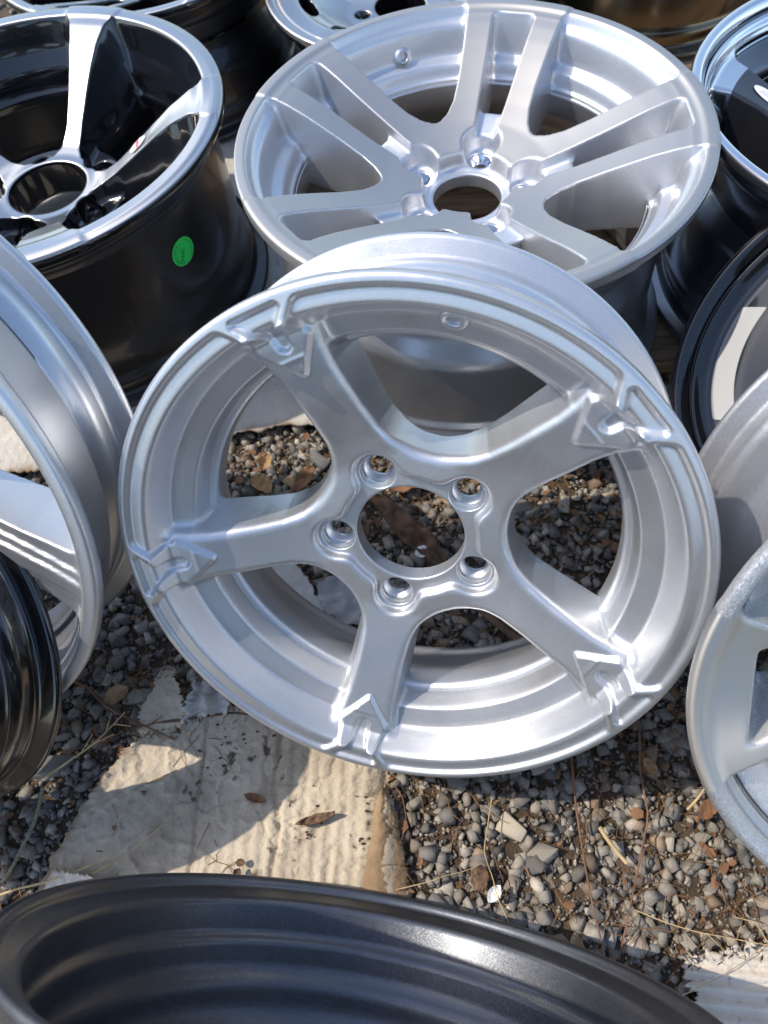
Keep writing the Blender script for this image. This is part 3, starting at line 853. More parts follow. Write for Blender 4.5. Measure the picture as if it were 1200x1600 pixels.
# ================================================================== 4. cardboard, pallet, litter
def wood_mat():
    m, t, b, ns, lk = mat('weathered_wood')
    b.inputs['Roughness'].default_value = .85
    tc = N_(ns, 'ShaderNodeTexCoord'); oi = N_(ns, 'ShaderNodeObjectInfo')
    mp = N_(ns, 'ShaderNodeMapping'); lk.new(tc.outputs['Object'], mp.inputs[0]); mp.inputs['Scale'].default_value = (3, 70, 70)
    ad = N_(ns, 'ShaderNodeVectorMath', operation='ADD'); lk.new(mp.outputs[0], ad.inputs[0]); lk.new(oi.outputs['Random'], ad.inputs[1])
    nz = N_(ns, 'ShaderNodeTexNoise'); nz.inputs['Scale'].default_value = 2.2; nz.inputs['Detail'].default_value = 8; nz.inputs['Roughness'].default_value = .7; nz.inputs['Distortion'].default_value = .6
    lk.new(ad.outputs[0], nz.inputs['Vector'])
    cr = N_(ns, 'ShaderNodeValToRGB'); lk.new(nz.outputs[0], cr.inputs[0]); e = cr.color_ramp.elements
    e[0].position = .3; e[0].color = (.085, .05, .028, 1); e[1].position = .7; e[1].color = (.36, .27, .18, 1)
    k = cr.color_ramp.elements.new(.5); k.color = (.24, .165, .10, 1)
    vo = N_(ns, 'ShaderNodeTexVoronoi'); vo.inputs['Scale'].default_value = 1; mp2 = N_(ns, 'ShaderNodeMapping'); mp2.inputs['Scale'].default_value = (6, 14, 6)
    lk.new(tc.outputs['Object'], mp2.inputs[0]); lk.new(mp2.outputs[0], vo.inputs['Vector'])
    kr = N_(ns, 'ShaderNodeMapRange'); kr.inputs['From Min'].default_value = .07; kr.inputs['From Max'].default_value = .14; kr.inputs['To Min'].default_value = .75; kr.inputs['To Max'].default_value = 0
    lk.new(vo.outputs['Distance'], kr.inputs['Value'])
    mx = N_(ns, 'ShaderNodeMix', data_type='RGBA'); lk.new(kr.outputs[0], mx.inputs[0]); lk.new(cr.outputs[0], mx.inputs[6]); mx.inputs[7].default_value = (.12, .04, .02, 1)
    lk.new(mx.outputs[2], b.inputs['Base Color'])
    bp = N_(ns, 'ShaderNodeBump'); bp.inputs['Strength'].default_value = .8; bp.inputs['Distance'].default_value = .002; lk.new(nz.outputs[0], bp.inputs['Height']); lk.new(bp.outputs[0], b.inputs['Normal'])
    return m
M_wood = wood_mat()

def card_mat(name, base, dark, stain=.5, bumpscale=120, spot=(.07, .045, .03)):
    m, t, b, ns, lk = mat(name)
    b.inputs['Roughness'].default_value = .9
    tc = N_(ns, 'ShaderNodeTexCoord')
    nz = N_(ns, 'ShaderNodeTexNoise'); nz.inputs['Scale'].default_value = 11; nz.inputs['Detail'].default_value = 9; nz.inputs['Roughness'].default_value = .68; lk.new(tc.outputs['Object'], nz.inputs['Vector'])
    cr = N_(ns, 'ShaderNodeValToRGB'); lk.new(nz.outputs[0], cr.inputs[0]); e = cr.color_ramp.elements
    e[0].position = .33; e[0].color = (*dark, 1); e[1].position = .6; e[1].color = (*base, 1)
    n3 = N_(ns, 'ShaderNodeTexNoise'); n3.inputs['Scale'].default_value = 95; n3.inputs['Detail'].default_value = 5; lk.new(tc.outputs['Object'], n3.inputs['Vector'])
    n4 = N_(ns, 'ShaderNodeTexNoise'); n4.inputs['Scale'].default_value = 14; lk.new(tc.outputs['Object'], n4.inputs['Vector'])
    ml = N_(ns, 'ShaderNodeMath', operation='MULTIPLY'); lk.new(n3.outputs[0], ml.inputs[0]); lk.new(n4.outputs[0], ml.inputs[1])
    r3 = N_(ns, 'ShaderNodeMapRange'); r3.inputs['From Min'].default_value = .365; r3.inputs['From Max'].default_value = .43; r3.inputs['To Max'].default_value = stain; lk.new(ml.outputs[0], r3.inputs['Value'])
    mx = N_(ns, 'ShaderNodeMix', data_type='RGBA'); lk.new(r3.outputs[0], mx.inputs[0]); lk.new(cr.outputs[0], mx.inputs[6]); mx.inputs[7].default_value = (*spot, 1)
    at = N_(ns, 'ShaderNodeAttribute'); at.attribute_name = 'edge'
    m2 = N_(ns, 'ShaderNodeMix', data_type='RGBA'); lk.new(at.outputs['Fac'], m2.inputs[0]); lk.new(mx.outputs[2], m2.inputs[6]); m2.inputs[7].default_value = (.26, .14, .06, 1)
    lk.new(m2.outputs[2], b.inputs['Base Color'])
    n2 = N_(ns, 'ShaderNodeTexNoise'); n2.inputs['Scale'].default_value = bumpscale; n2.inputs['Detail'].default_value = 5; lk.new(tc.outputs['Object'], n2.inputs['Vector'])
    bp = N_(ns, 'ShaderNodeBump'); bp.inputs['Strength'].default_value = .8; bp.inputs['Distance'].default_value = .003; lk.new(n2.outputs[0], bp.inputs['Height']); lk.new(bp.outputs[0], b.inputs['Normal'])
    return m
M_card = card_mat('wet_cardboard', (.55, .475, .365), (.33, .27, .20), .9, bumpscale=150)
M_card2 = card_mat('pale_cardboard', (.56, .54, .50), (.40, .37, .33), .35)
M_card3 = card_mat('bleached_cardboard', (.62, .56, .48), (.45, .38, .30), .5)
M_flute = card_mat('brown_cardboard_edge', (.36, .25, .15), (.22, .14, .08), .3)

def sheet(name, left, right, nu, nv, hfun, thick, material, edge_noise=.006, edge_w=.06, **kw):
    """a torn sheet: left/right are polylines (bottom to top) in world xy; surface height from hfun(x, y, u, v)"""
    def pl(P, v):
        P = np.array(P); s = np.linspace(0, 1, len(P)); return np.stack([np.interp(v, s, P[:, 0]), np.interp(v, s, P[:, 1])], -1)
    u = np.linspace(0, 1, nu); v = np.linspace(0, 1, nv)
    L = pl(left, v); R = pl(right, v)
    wob = lambda a, s: (vnoise(a * 3, a * 0 + s, .05, s, 4, .6) - .5) * 2 * edge_noise
    L[:, 0] += wob(v, 3); R[:, 0] += wob(v, 8)
    G = L[None] * (1 - u[:, None, None]) + R[None] * u[:, None, None]
    tb = wob(u, 12); bb = wob(u, 15)
    G[:, :, 1] += tb[:, None] * sstep(v, .8, 1)[None] + bb[:, None] * sstep(v, .2, 0.0)[None]
    U, V_ = np.meshgrid(u, v, indexing='ij')
    x, y = G[..., 0], G[..., 1]
    z = hfun(x, y, U, V_)
    top = np.stack([x, y, z + thick], -1).reshape(-1, 3); bot = np.stack([x, y, z], -1).reshape(-1, 3)
    i = np.arange(nu - 1)[:, None] * nv; j = np.arange(nv - 1)[None, :]
    q = np.stack([i + j, i + j + nv, i + j + nv + 1, i + j + 1], 2).reshape(-1, 4)
    n = nu * nv
    per = np.concatenate([np.arange(nu) * nv, (nu - 1) * nv + np.arange(1, nv), np.arange(nu - 2, -1, -1) * nv + nv - 1, np.arange(nv - 2, 0, -1)])
    p2 = np.roll(per, -1)
    side = np.stack([per, per + n, p2 + n, p2], 1)
    ed = np.minimum(np.minimum(U, 1 - U) * 1.0, np.minimum(V_, 1 - V_)).ravel()
    e = np.clip(1 - ed / edge_w - vnoise(x.ravel(), y.ravel(), .02, 5, 3) * .9, 0, 1)
    me = np_mesh(name, np.concatenate([top, bot]), np.concatenate([q, q[:, ::-1] + n, side]), smooth=True, attrs={'edge': np.concatenate([e, e])})
    return link(name, me, None, [material], **kw)

# the big wet sheet in front of the centre wheel: dimpled on the left, corrugated towards the right
def h_main(x, y, u, v):
    s = x * .985 - y * .17                                                        # across the flutes
    corr = np.sin(s / .0125 * 2 * np.pi + vnoise(x, y, .08, 4, 2) * 3) * .5 + .5
    cw = sstep(u, .34, .66) * (.45 + .55 * vnoise(x, y, .06, 21, 2))
    dim = vnoise(x, y, .0075, 77, 2) * (1 - .8 * sstep(u, .3, .7)) * 1.7
    fold = np.exp(-((s + .16 + (vnoise(x, y, .05, 5, 2) - .5) * .02) / .0025) ** 2) * .0035 + np.exp(-((s + .237 + (vnoise(x, y, .06, 6, 2) - .5) * .02) / .002) ** 2) * .003
    crk = np.maximum(0, 1 - np.abs(vnoise(x, y, .045, 88, 4) - .5) / .05) * .0028 * (1 - .6 * cw) - np.maximum(0, 1 - np.abs(vnoise(x, y, .06, 89, 3) - .48) / .03) * .0022
    curl = sstep(u, .93, 1.0) * -.010 + sstep(u, .05, 0) * .004 + sstep(v, .93, 1) * .003
    return .010 + vnoise(x, y, .12, 9, 2) * .008 + corr * cw * .0021 + dim * .0016 - fold + crk + curl
sheet('cardboard', [(-.40, -.09), (-.376, .03), (-.335, .10), (-.30, .145), (-.265, .168)], [(-.062, -.10), (-.050, -.007), (-.043, .05), (-.038, .095), (-.03, .190)], 220, 130, h_main, .0013, M_card,
      edge_noise=.008, edge_w=.03, label='large sodden tan cardboard sheet spread on the gravel in front of the centre wheel', cat='cardboard')
# split layers along its right edge
for k in range(3):
    dx = .003 + .006 * k
    sheet('cardboard', [(-.092 + dx * .6, -.09), (-.074 + dx * .6, -.0), (-.052 + dx * .5, .070)], [(-.060 + dx, -.09), (-.048 + dx, -.005), (-.040 + dx * .3, .078 - .012 * k)], 22, 90,
          lambda x, y, u, v, k=k: .0215 - .003 * k + np.sin(u * 2.6) * .004 - u * u * .009 + vnoise(x, y, .03, 40 + k, 2) * .005, .0012, M_flute if k != 1 else M_card, edge_noise=.003,
          label=['peeling brown layer at the right edge of the large cardboard sheet, nearest it', 'pale middle layer curling from the right edge of the large cardboard sheet', 'outermost brown layer fraying off the right edge of the large cardboard'][k], cat='cardboard', group='torn layers of the large cardboard')
# torn flaps at its top edge
sheet('cardboard', [(-.285, .160), (-.272, .185), (-.250, .222)], [(-.232, .165), (-.230, .185), (-.238, .220)], 40, 40,
      lambda x, y, u, v: .020 + v * .010 + vnoise(x, y, .02, 60, 3) * .008, .0018, M_card, edge_noise=.006, label='torn triangular cardboard flap sticking up beside the bottom left of the centre wheel', cat='cardboard')
sheet('cardboard', [(-.236, .165), (-.230, .185), (-.220, .208)], [(-.185, .17), (-.188, .19), (-.198, .208)], 40, 30,
      lambda x, y, u, v: .020 + np.sin(u * 14) * .003 + vnoise(x, y, .015, 61, 3) * .01, .0016, M_card2, edge_noise=.008, label='crumpled grey cardboard scrap tucked under the lower left of the centre wheel', cat='cardboard')
# folded lower left corner
sheet('cardboard', [(-.385, .0), (-.372, .025), (-.352, .052)], [(-.322, -.01), (-.312, .02), (-.312, .040)], 40, 30,
      lambda x, y, u, v: .026 + u * .012 + vnoise(x, y, .02, 62, 3) * .006, .002, M_card3, edge_noise=.004, label='folded back pale corner of cardboard above the dark wheel rim', cat='cardboard')
# sheet seen through the upper left window of the centre wheel
sheet('cardboard', [(-.52, .50), (-.54, .80), (-.55, 1.1)], [(-.030, .503), (.0, .80), (.0, 1.1)], 120, 110,
      lambda x, y, u, v: .012 + vnoise(x, y, .10, 71, 3) * .012 + np.sin(y / .03 + vnoise(x, y, .1, 3, 2) * 5) * .0012, .0025, M_card2, edge_noise=.010, edge_w=.03,
      label='pale grey cardboard sheet with a brown torn edge, under the black wheel', cat='cardboard')
# strip seen through the lower left window
sheet('cardboard', [(-.095, .18), (-.135, .25), (-.160, .315)], [(-.045, .185), (-.080, .265), (-.110, .335)], 50, 60,
      lambda x, y, u, v: .014 + vnoise(x, y, .03, 72, 3) * .008, .002, M_card2, edge_noise=.005, label='grey cardboard strip lying inside the lower left window of the centre wheel', cat='cardboard')
# exposed flutes, lower right
def h_fl(x, y, u, v):
    s = y * .97 + x * .22
    return .016 + (np.sin(s / .0105 * 2 * np.pi) * .5 + .5) * .0042 * (.6 + .4 * vnoise(x, y, .03, 8, 2)) + vnoise(x, y, .05, 73, 3) * .006
sheet('cardboard', [(.172, -.21), (.176, -.15), (.186, -.092)], [(.42, -.24), (.42, -.17), (.42, -.10)], 130, 90, h_fl, .002, M_card3, edge_noise=.012, edge_w=.015,
      label='bleached corrugated cardboard with its flutes exposed, at the lower right corner', cat='cardboard')

# ---------- pallet under the wheels behind
pal = bpy.data.objects.new('pallet', None); COL.objects.link(pal)
pal.location = (.46, .86, 0); pal.rotation_euler = (0, 0, math.radians(-8.3))
tag(pal, 'weathered wooden pallet under the silver twin spoke wheel', 'pallet')
def plank(L, Wd, T, seed, sag=0.0):
    nx, ny = 60, 9
    u = np.linspace(-.5, .5, nx); v = np.linspace(-.5, .5, ny)
    U, V_ = np.meshgrid(u * L, v * Wd, indexing='ij')
    e = (vnoise(U[:, 0], U[:, 0] * 0 + seed, .03, seed, 3) - .5) * .008
    e2 = (vnoise(U[:, 0], U[:, 0] * 0 + seed + 9, .03, seed + 4, 3) - .5) * .008
    V2 = V_ + np.where(V_ > 0, e[:, None], e2[:, None]) * (np.abs(V_) / (Wd / 2)) ** 4
    z = (vnoise(U * .25, V_, .012, seed, 3) - .5) * .004 - (np.abs(V_) / (Wd / 2)) ** 8 * .003
    top = np.stack([U, V2, z], -1).reshape(-1, 3); bot = np.stack([U, V2, z * 0 - T], -1).reshape(-1, 3)
    i = np.arange(nx - 1)[:, None] * ny; j = np.arange(ny - 1)[None, :]
    q = np.stack([i + j, i + j + ny, i + j + ny + 1, i + j + 1], 2).reshape(-1, 4); n = nx * ny
    per = np.concatenate([np.arange(nx) * ny, (nx - 1) * ny + np.arange(1, ny), np.arange(nx - 2, -1, -1) * ny + ny - 1, np.arange(ny - 2, 0, -1)]); p2 = np.roll(per, -1)
    return np_mesh('plank', np.concatenate([top, bot]), np.concatenate([q, q[:, ::-1] + n, np.stack([per, per + n, p2 + n, p2], 1)]))
yy = -.385; k = 0
while yy < .55:
    wd = rng.uniform(.062, .096)
    link('plank', plank(1.0, wd, .018, 200 + k), pal, [M_wood], mw=Matrix.Translation((rng.uniform(-.01, .01), yy + wd / 2, .0385 + rng.uniform(-.0015, .001))) @ Matrix.Rotation(rng.normal(0, .008), 4, 'Z'))
    yy += wd + rng.uniform(.006, .022); k += 1
for x in (-.44, .0, .44):
    link('bearer', plank(.98, .07, .05, 300 + k), pal, [M_wood], mw=Matrix.Translation((x, .09, .0185)) @ Matrix.Rotation(math.pi / 2, 4, 'Z')); k += 1

# ---------- thin things: needles, stems, twigs, cord
def tube(pts, r0, r1=None, n=5, zig=0):
    P = np.array(pts, np.float64); m = len(P); r1 = r0 if r1 is None else r1
    T = np.gradient(P, axis=0); T /= np.linalg.norm(T, axis=1)[:, None] + 1e-9
    up_ = np.tile(np.array([.13, .21, .97]), (m, 1)); A = np.cross(T, up_); A /= np.linalg.norm(A, axis=1)[:, None] + 1e-9; B = np.cross(T, A)
    rad = np.linspace(r0, r1, m)[:, None, None]
    a = np.linspace(0, 2 * np.pi, n, endpoint=False)[None, :, None]
    V = (P[:, None, :] + rad * (A[:, None, :] * np.cos(a) + B[:, None, :] * np.sin(a))).reshape(-1, 3)
    i = np.arange(m - 1)[:, None] * n; j = np.arange(n)[None, :]; j2 = (j + 1) % n
    Q = np.stack([i + j, i + j2, i + n + j2, i + n + j], 2).reshape(-1, 4)
    return V, Q
def simple(name, col, rough=.8, var=.3, scale=60):
    m, t, b, ns, lk = mat(name); b.inputs['Roughness'].default_value = rough
    tc = N_(ns, 'ShaderNodeTexCoord'); nz = N_(ns, 'ShaderNodeTexNoise'); nz.inputs['Scale'].default_value = scale; nz.inputs['Detail'].default_value = 5; lk.new(tc.outputs['Object'], nz.inputs['Vector'])
    r = N_(ns, 'ShaderNodeMapRange'); r.inputs['From Min'].default_value = .3; r.inputs['From Max'].default_value = .7; r.inputs['To Min'].default_value = 1 - var; r.inputs['To Max'].default_value = 1 + var; lk.new(nz.outputs[0], r.inputs['Value'])
    mx = N_(ns, 'ShaderNodeMix', data_type='RGBA', blend_type='MULTIPLY'); mx.inputs[0].default_value = 1; mx.inputs[6].default_value = (*col, 1); lk.new(r.outputs[0], mx.inputs[7]); lk.new(mx.outputs[2], b.inputs['Base Color'])
    bp = N_(ns, 'ShaderNodeBump'); bp.inputs['Strength'].default_value = .5; bp.inputs['Distance'].default_value = .001; lk.new(nz.outputs[0], bp.inputs['Height']); lk.new(bp.outputs[0], b.inputs['Normal'])
    return m
M_needle = simple('dry_needle', (.26, .135, .055)); M_stem = simple('dead_stem', (.20, .105, .06)); M_straw = simple('dry_straw', (.50, .37, .20))
M_leaf = simple('dead_leaf', (.20, .10, .05), scale=90); M_leaf2 = simple('tan_leaf', (.38, .24, .12), scale=90); M_bark = simple('rotten_bark', (.13, .075, .045), scale=70, var=.6)
M_white = simple('white_scrap', (.78, .78, .76), .6, .1); M_cord = simple('braided_cord', (.27, .28, .19), .9, .5, 500); M_film = simple('cloudy_film', (.42, .41, .40), .35, .3, 30)

def path(p0, p1, n=14, bend=.01, lift=.018, seed=0, z1=None):
    t = np.linspace(0, 1, n); r_ = np.random.default_rng(seed)
    P = np.array(p0)[None] * (1 - t[:, None]) + np.array(p1)[None] * t[:, None]
    d = np.array([p1[1] - p0[1], p0[0] - p1[0]]); d = d / (np.linalg.norm(d) + 1e-9)
    P = P + d[None] * (np.sin(t * np.pi) * bend + (np.interp(t, np.linspace(0, 1, 6), r_.normal(0, abs(bend) * .25, 6))))[:, None]
    z = gz(P[:, 0], P[:, 1]) + lift + (0 if z1 is None else t * z1)
    return np.column_stack([P, z])
VV, QQ, off = [], [], 0
for k in range(1500):
    x, y = rng.uniform(-.5, .58), rng.uniform(-.15, .52)
    if vnoise(np.array([x]), np.array([y]), .08, 166, 2)[0] < .5 and rng.random() < .85: continue
    if inside(np.array([x]), np.array([y]), CARD_MAIN)[0] and rng.random() < .85: continue
    L = rng.uniform(.002, .0075); a_ = rng.uniform(0, 6.28); wd = L * rng.uniform(.35, .8)
    th_ = np.linspace(0, 2 * np.pi, 7)[:-1]; rr_ = rng.uniform(.6, 1.1, 6)
    px_ = np.cos(th_) * L * rr_; py_ = np.sin(th_) * wd * rr_
    q3 = np.column_stack([x + px_ * math.cos(a_) - py_ * math.sin(a_), y + px_ * math.sin(a_) + py_ * math.cos(a_), gz(np.full(6, x), np.full(6, y)) + .011 + rng.normal(0, .0018, 6) + rng.uniform(-.003, .004)])
    VV.append(q3); QQ.append(np.array([[0, 1, 2, 3], [0, 3, 4, 5]]) + off); off += 6
link('leaf_litter', np_mesh('leaf_litter', np.concatenate(VV), np.concatenate(QQ), smooth=False), None, [M_leaf], label='brown crumbled leaf litter between the stones', cat='litter', kind='stuff')
VV, QQ, off = [], [], 0
for k in range(1700):
    x, y = rng.uniform(-.5, .58), rng.uniform(-.15, .52)
    if vnoise(np.array([x]), np.array([y]), .11, 66, 2)[0] < .50 and rng.random() < .8: continue
    L = rng.uniform(.02, .055); a = rng.uniform(0, 6.28)
    v, q = tube(path((x, y), (x + L * math.cos(a), y + L * math.sin(a)), 6, rng.normal(0, .006), rng.uniform(.006, .016), k), .00045, .0003, 3)
    VV.append(v); QQ.append(q + off); off += len(v)
link('dry_needles', np_mesh('dry_needles', np.concatenate(VV), np.concatenate(QQ)), None, [M_needle], label='loose dry pine needles and grass bits strewn over the gravel', cat='litter', kind='stuff')

def strand(name, p0, p1, r, m, label, cat, bend=.012, lift=.02, seed=1, n=5, r1=None, z1=None, twigs=()):
    root = None
    v, q = tube(path(p0, p1, 22, bend, lift, seed, z1), r, r1 or r * .6, n)
    for (t, ang, L) in twigs:
        c = path(p0, p1, 22, bend, lift, seed, z1)[int(t * 21)]
        e = c + np.array([math.cos(ang) * L, math.sin(ang) * L, .004])
        v2, q2 = tube(np.array([c * (1 - s) + e * s for s in np.linspace(0, 1, 6)]), r * .6, r * .3, n)
        q = np.concatenate([q, q2 + len(v)]); v = np.concatenate([v, v2])
    return link(name, np_mesh(name, v, q), None, [m], label=label, cat=cat)
strand('twig', (-.352, .234), (-.240, .150), .0014, M_stem, 'thin reddish twig reaching from the left silver wheel onto the large cardboard', 'twig', .006, .026, 3, twigs=((.6, 5.6, .03), (.8, .4, .02)))
strand('twig', (-.285, .168), (-.155, .160), .0017, M_bark, 'dark crooked twig lying along the top of the large cardboard', 'twig', -.006, .024, 4)
strand('stem', (.139, .11), (.121, -.09), .0012, M_stem, 'long straight brown stem below the centre wheel, left one of the pair', 'stem', .004, .028, 5)
strand('stem', (.207, .09), (.134, -.09), .0011, M_stem, 'long straight brown stem below the centre wheel, right one of the pair', 'stem', -.008, .028, 6)
strand('twig', (.145, .012), (.160, -.020), .0021, M_straw, 'short broken reddish stick on the gravel between the two long stems', 'twig', .001, .026, 7, 6, .0018)
strand('stalk', (-.345, .03), (-.225, .085), .0009, M_straw, 'pale dry stalk lying across the lower left corner of the large cardboard', 'stalk', .004, .034, 8)
strand('stalk', (-.44, .035), (-.30, .055), .0013, M_straw, 'pale dry stalk along the gravel at the left, running to the folded cardboard', 'stalk', .004, .03, 9)
strand('stalk', (-.375, .13), (-.29, .185), .0012, M_straw, 'tan grass stalk from the lower left black wheel towards the cardboard', 'stalk', .006, .028, 10, twigs=((.5, .9, .02), (.65, .2, .022), (.8, 1.2, .018), (.9, -.3, .02)))
strand('grass_stem', (.155, -.055), (.27, -.10), .0006, M_straw, 'fine seeding grass stem over the corrugated cardboard, upper one', 'grass', .004, .032, 11, 3, twigs=((.2, 1.2, .02), (.35, .7, .02), (.5, -1, .015), (.7, 1.0, .02)))
strand('grass_stem', (.165, -.12), (.25, -.095), .0006, M_straw, 'fine straight grass stem crossing the corrugated cardboard', 'grass', .002, .034, 12, 3)
strand('grass_stem', (.235, -.07), (.27, -.13), .0006, M_straw, 'fine bent grass stem running down over the corrugated cardboard at the right', 'grass', -.006, .034, 13, 3, twigs=((.3, .2, .025), (.6, -1.2, .02)))
strand('stem', (-.045, -.01), (.030, -.002), .0007, M_straw, 'thin straw lying from the frayed cardboard edge across the dirt', 'stem', .003, .022, 14, 3)
strand('twig', (.05, .05), (.052, -.055), .0007, M_straw, 'curved fine rootlet on the gravel just right of the frayed cardboard', 'twig', .012, .026, 15, 3)
strand('stick', (.075, .245), (.125, .185), .0045, M_bark, 'rough grey stick lying inside the lower window of the centre wheel', 'stick', .002, .02, 16, 7, .004)
strand('twig', (.225, .015), (.262, .045), .0014, M_straw, 'light brown stick beside the dull silver wheel', 'twig', .003, .028, 17)
# cord: two strands twisted round each other
c = path((-.44, .03), (-.368, .125), 60, .016, .024, 20)
tt = np.linspace(0, 2 * np.pi * 16, 60)
VV, QQ, off = [], [], 0
for ph in (0, np.pi * 2 / 3, np.pi * 4 / 3):
    cc = c.copy(); cc[:, 0] += np.cos(tt + ph) * .0009; cc[:, 2] += np.sin(tt + ph) * .0009; cc[:, 1] += np.cos(tt + ph) * .0006
    v, q = tube(cc, .0012, .0012, 5); VV.append(v); QQ.append(q + off); off += len(v)
link('cord', np_mesh('cord', np.concatenate(VV), np.concatenate(QQ)), None, [M_cord], label='weathered braided cord curving over the stones at the lower left', cat='cord')

# curled leaves and bark
def leaf(x, y, L, Wd, ang, m, label, cat='leaf', curl=.5, seed=0, z=.022, name='leaf', group=None, thick=.0006, roll=0.0):
    nu, nv = 22, 13
    u = np.linspace(-1, 1, nu)[:, None]; v = np.linspace(-1, 1, nv)[None, :]
    wv = Wd * (1 - np.abs(u) ** 2.2) ** .75 * (1 + .25 * (vnoise(u * 2 + seed, v * 0, .3, seed, 2) - .5))
    X_ = u * L * (1 - .05 * v * v); Y_ = v * wv
    Z_ = curl * (Y_ ** 2 / Wd) + curl * .3 * X_ ** 2 / L + (vnoise(X_ / L + seed, Y_ / L, .25, seed, 3) - .5) * L * .45 + 0 * X_
    X_ = X_ + 0 * Y_
    ca, sa = math.cos(ang), math.sin(ang)
    P = np.stack([x + X_ * ca - Y_ * sa, y + X_ * sa + Y_ * ca, z + float(gz(np.array([x]), np.array([y]))[0]) + Z_ + roll * Y_], -1).reshape(-1, 3)
    P2 = P.copy(); P2[:, 2] -= thick
    i = np.arange(nu - 1)[:, None] * nv; j = np.arange(nv - 1)[None, :]
    q = np.stack([i + j, i + j + nv, i + j + nv + 1, i + j + 1], 2).reshape(-1, 4); n = nu * nv
    per = np.concatenate([np.arange(nu) * nv, (nu - 1) * nv + np.arange(1, nv), np.arange(nu - 2, -1, -1) * nv + nv - 1, np.arange(nv - 2, 0, -1)]); p2 = np.roll(per, -1)
    return link(name, np_mesh(name, np.concatenate([P, P2]), np.concatenate([q, q[:, ::-1] + n, np.stack([per, per + n, p2 + n, p2], 1)])), None, [m], label=label, cat=cat, group=group)
leaf(-.135, .425, .017, .010, 2.3, M_leaf2, 'curled orange brown leaf in the upper left window of the centre wheel', curl=1.0, seed=1)
leaf(-.128, .452, .013, .008, 1.2, M_leaf2, 'small curled tan leaf highest in the upper left window of the centre wheel', curl=1.1, seed=2)
leaf(-.085, .425, .020, .009, .9, M_leaf, 'broad brown leaf lying between the curled leaf and the spoke', curl=.3, seed=3)
leaf(-.057, .40, .030, .010, 1.1, M_leaf2, 'rust coloured leaf half hidden behind the upper left spoke of the centre wheel', curl=.4, seed=4)
leaf(.035, .405, .030, .018, .3, M_leaf, 'dark reddish leaf at the top of the centre wheel bore', curl=.3, seed=5)
leaf(.075, .375, .016, .012, 1.5, M_leaf2, 'rusty leaf scrap at the right inside the centre bore', curl=.5, seed=6)
leaf(.026, .335, .066, .014, -1.0, M_bark, 'long dark strip of rotten bark lying diagonally inside the centre bore', 'bark', curl=.25, seed=7, z=.024, name='bark', thick=.006)
leaf(.245, .43, .022, .010, .2, M_leaf, 'brown leaf at the top of the right window of the centre wheel', curl=.3, seed=8)
leaf(.030, -.012, .011, .008, 1.2, M_bark, 'dark brown bark flake on the dirt beside the frayed cardboard', 'bark', curl=.2, seed=9, name='bark', thick=.004)
leaf(.245, .012, .012, .007, .6, M_leaf, 'crumbly brown leaf mound on the gravel by the dull silver wheel', curl=.3, seed=10)
leaf(.205, .055, .010, .005, 2.0, M_leaf2, 'orange leaf fragment on the gravel right of the long stems', curl=.5, seed=11)
leaf(.215, .155, .017, .006, .9, M_leaf2, 'tan leaf strip just below the lower right of the centre wheel', curl=.5, seed=12)
leaf(.100, -.080, .016, .007, 1.5, M_leaf2, 'orange brown husk by the rim of the dark foreground wheel', curl=.8, seed=13)
leaf(-.30, .205, .014, .009, .4, M_leaf2, 'tiny tan leaf on the dirt left of the cardboard flap', curl=.6, seed=14)
leaf(-.165, .085, .012, .004, -.4, M_leaf, 'small dark curled leaf near the middle of the large cardboard', curl=1.0, seed=15, z=.022)
leaf(-.11, .058, .020, .004, .1, M_bark, 'brown splinter lying across the ridges of the large cardboard', 'bark', curl=.6, seed=16, z=.024, name='bark', thick=.002)
leaf(.034, .306, .009, .007, .2, M_white, 'white paper scrap inside the centre bore', 'scrap', curl=.2, seed=17, z=.026, name='paper_scrap')
leaf(.040, -.026, .009, .005, .7, M_white, 'crumpled white scrap on the gravel near the dark foreground wheel', 'scrap', curl=.9, seed=18, z=.022, name='paper_scrap')
leaf(-.055, .265, .040, .024, 2.4, M_film, 'crumpled clear plastic film in the lower left window of the centre wheel', 'plastic', curl=.6, seed=19, z=.016, name='plastic_film')
for k, (px_, py_) in enumerate(((-.225, -.0), (-.215, .012), (-.205, .0), (-.212, .02), (-.235, .006))):
    leaf(px_ + .03, py_ + .012, .0045, .0035, k, M_bark, 'tiny dark seed husk in a cluster on the large cardboard', 'seed', curl=.8, seed=30 + k, z=.022, name='seed', group='seed husks on the large cardboard')
# crumbs of soil on the cardboard
keepers = []
n = 420
x = rng.uniform(-.36, -.05, n); y = rng.uniform(-.02, .17, n)
ok = (vnoise(x, y, .06, 90, 2) > .5) & inside(x, y, CARD_MAIN)
x, y = x[ok], y[ok]; tv, tf = tiny[0]; s = rng.uniform(.0006, .0022, len(x)) * (1 + (rng.random(len(x)) > .93))
V = tv[None] * s[:, None, None] + np.stack([x, y, .0165 + vnoise(x, y, .12, 9, 2) * .008 - .003 + s * .5], 1)[:, None, :]
F = tf[None] + (np.arange(len(x)) * len(tv))[:, None, None]
link('soil_crumbs', np_mesh('soil_crumbs', V.reshape(-1, 3), F.reshape(-1, 3), smooth=False), None, [M_bark], label='dark crumbs of soil scattered over the large cardboard', cat='soil', kind='stuff')

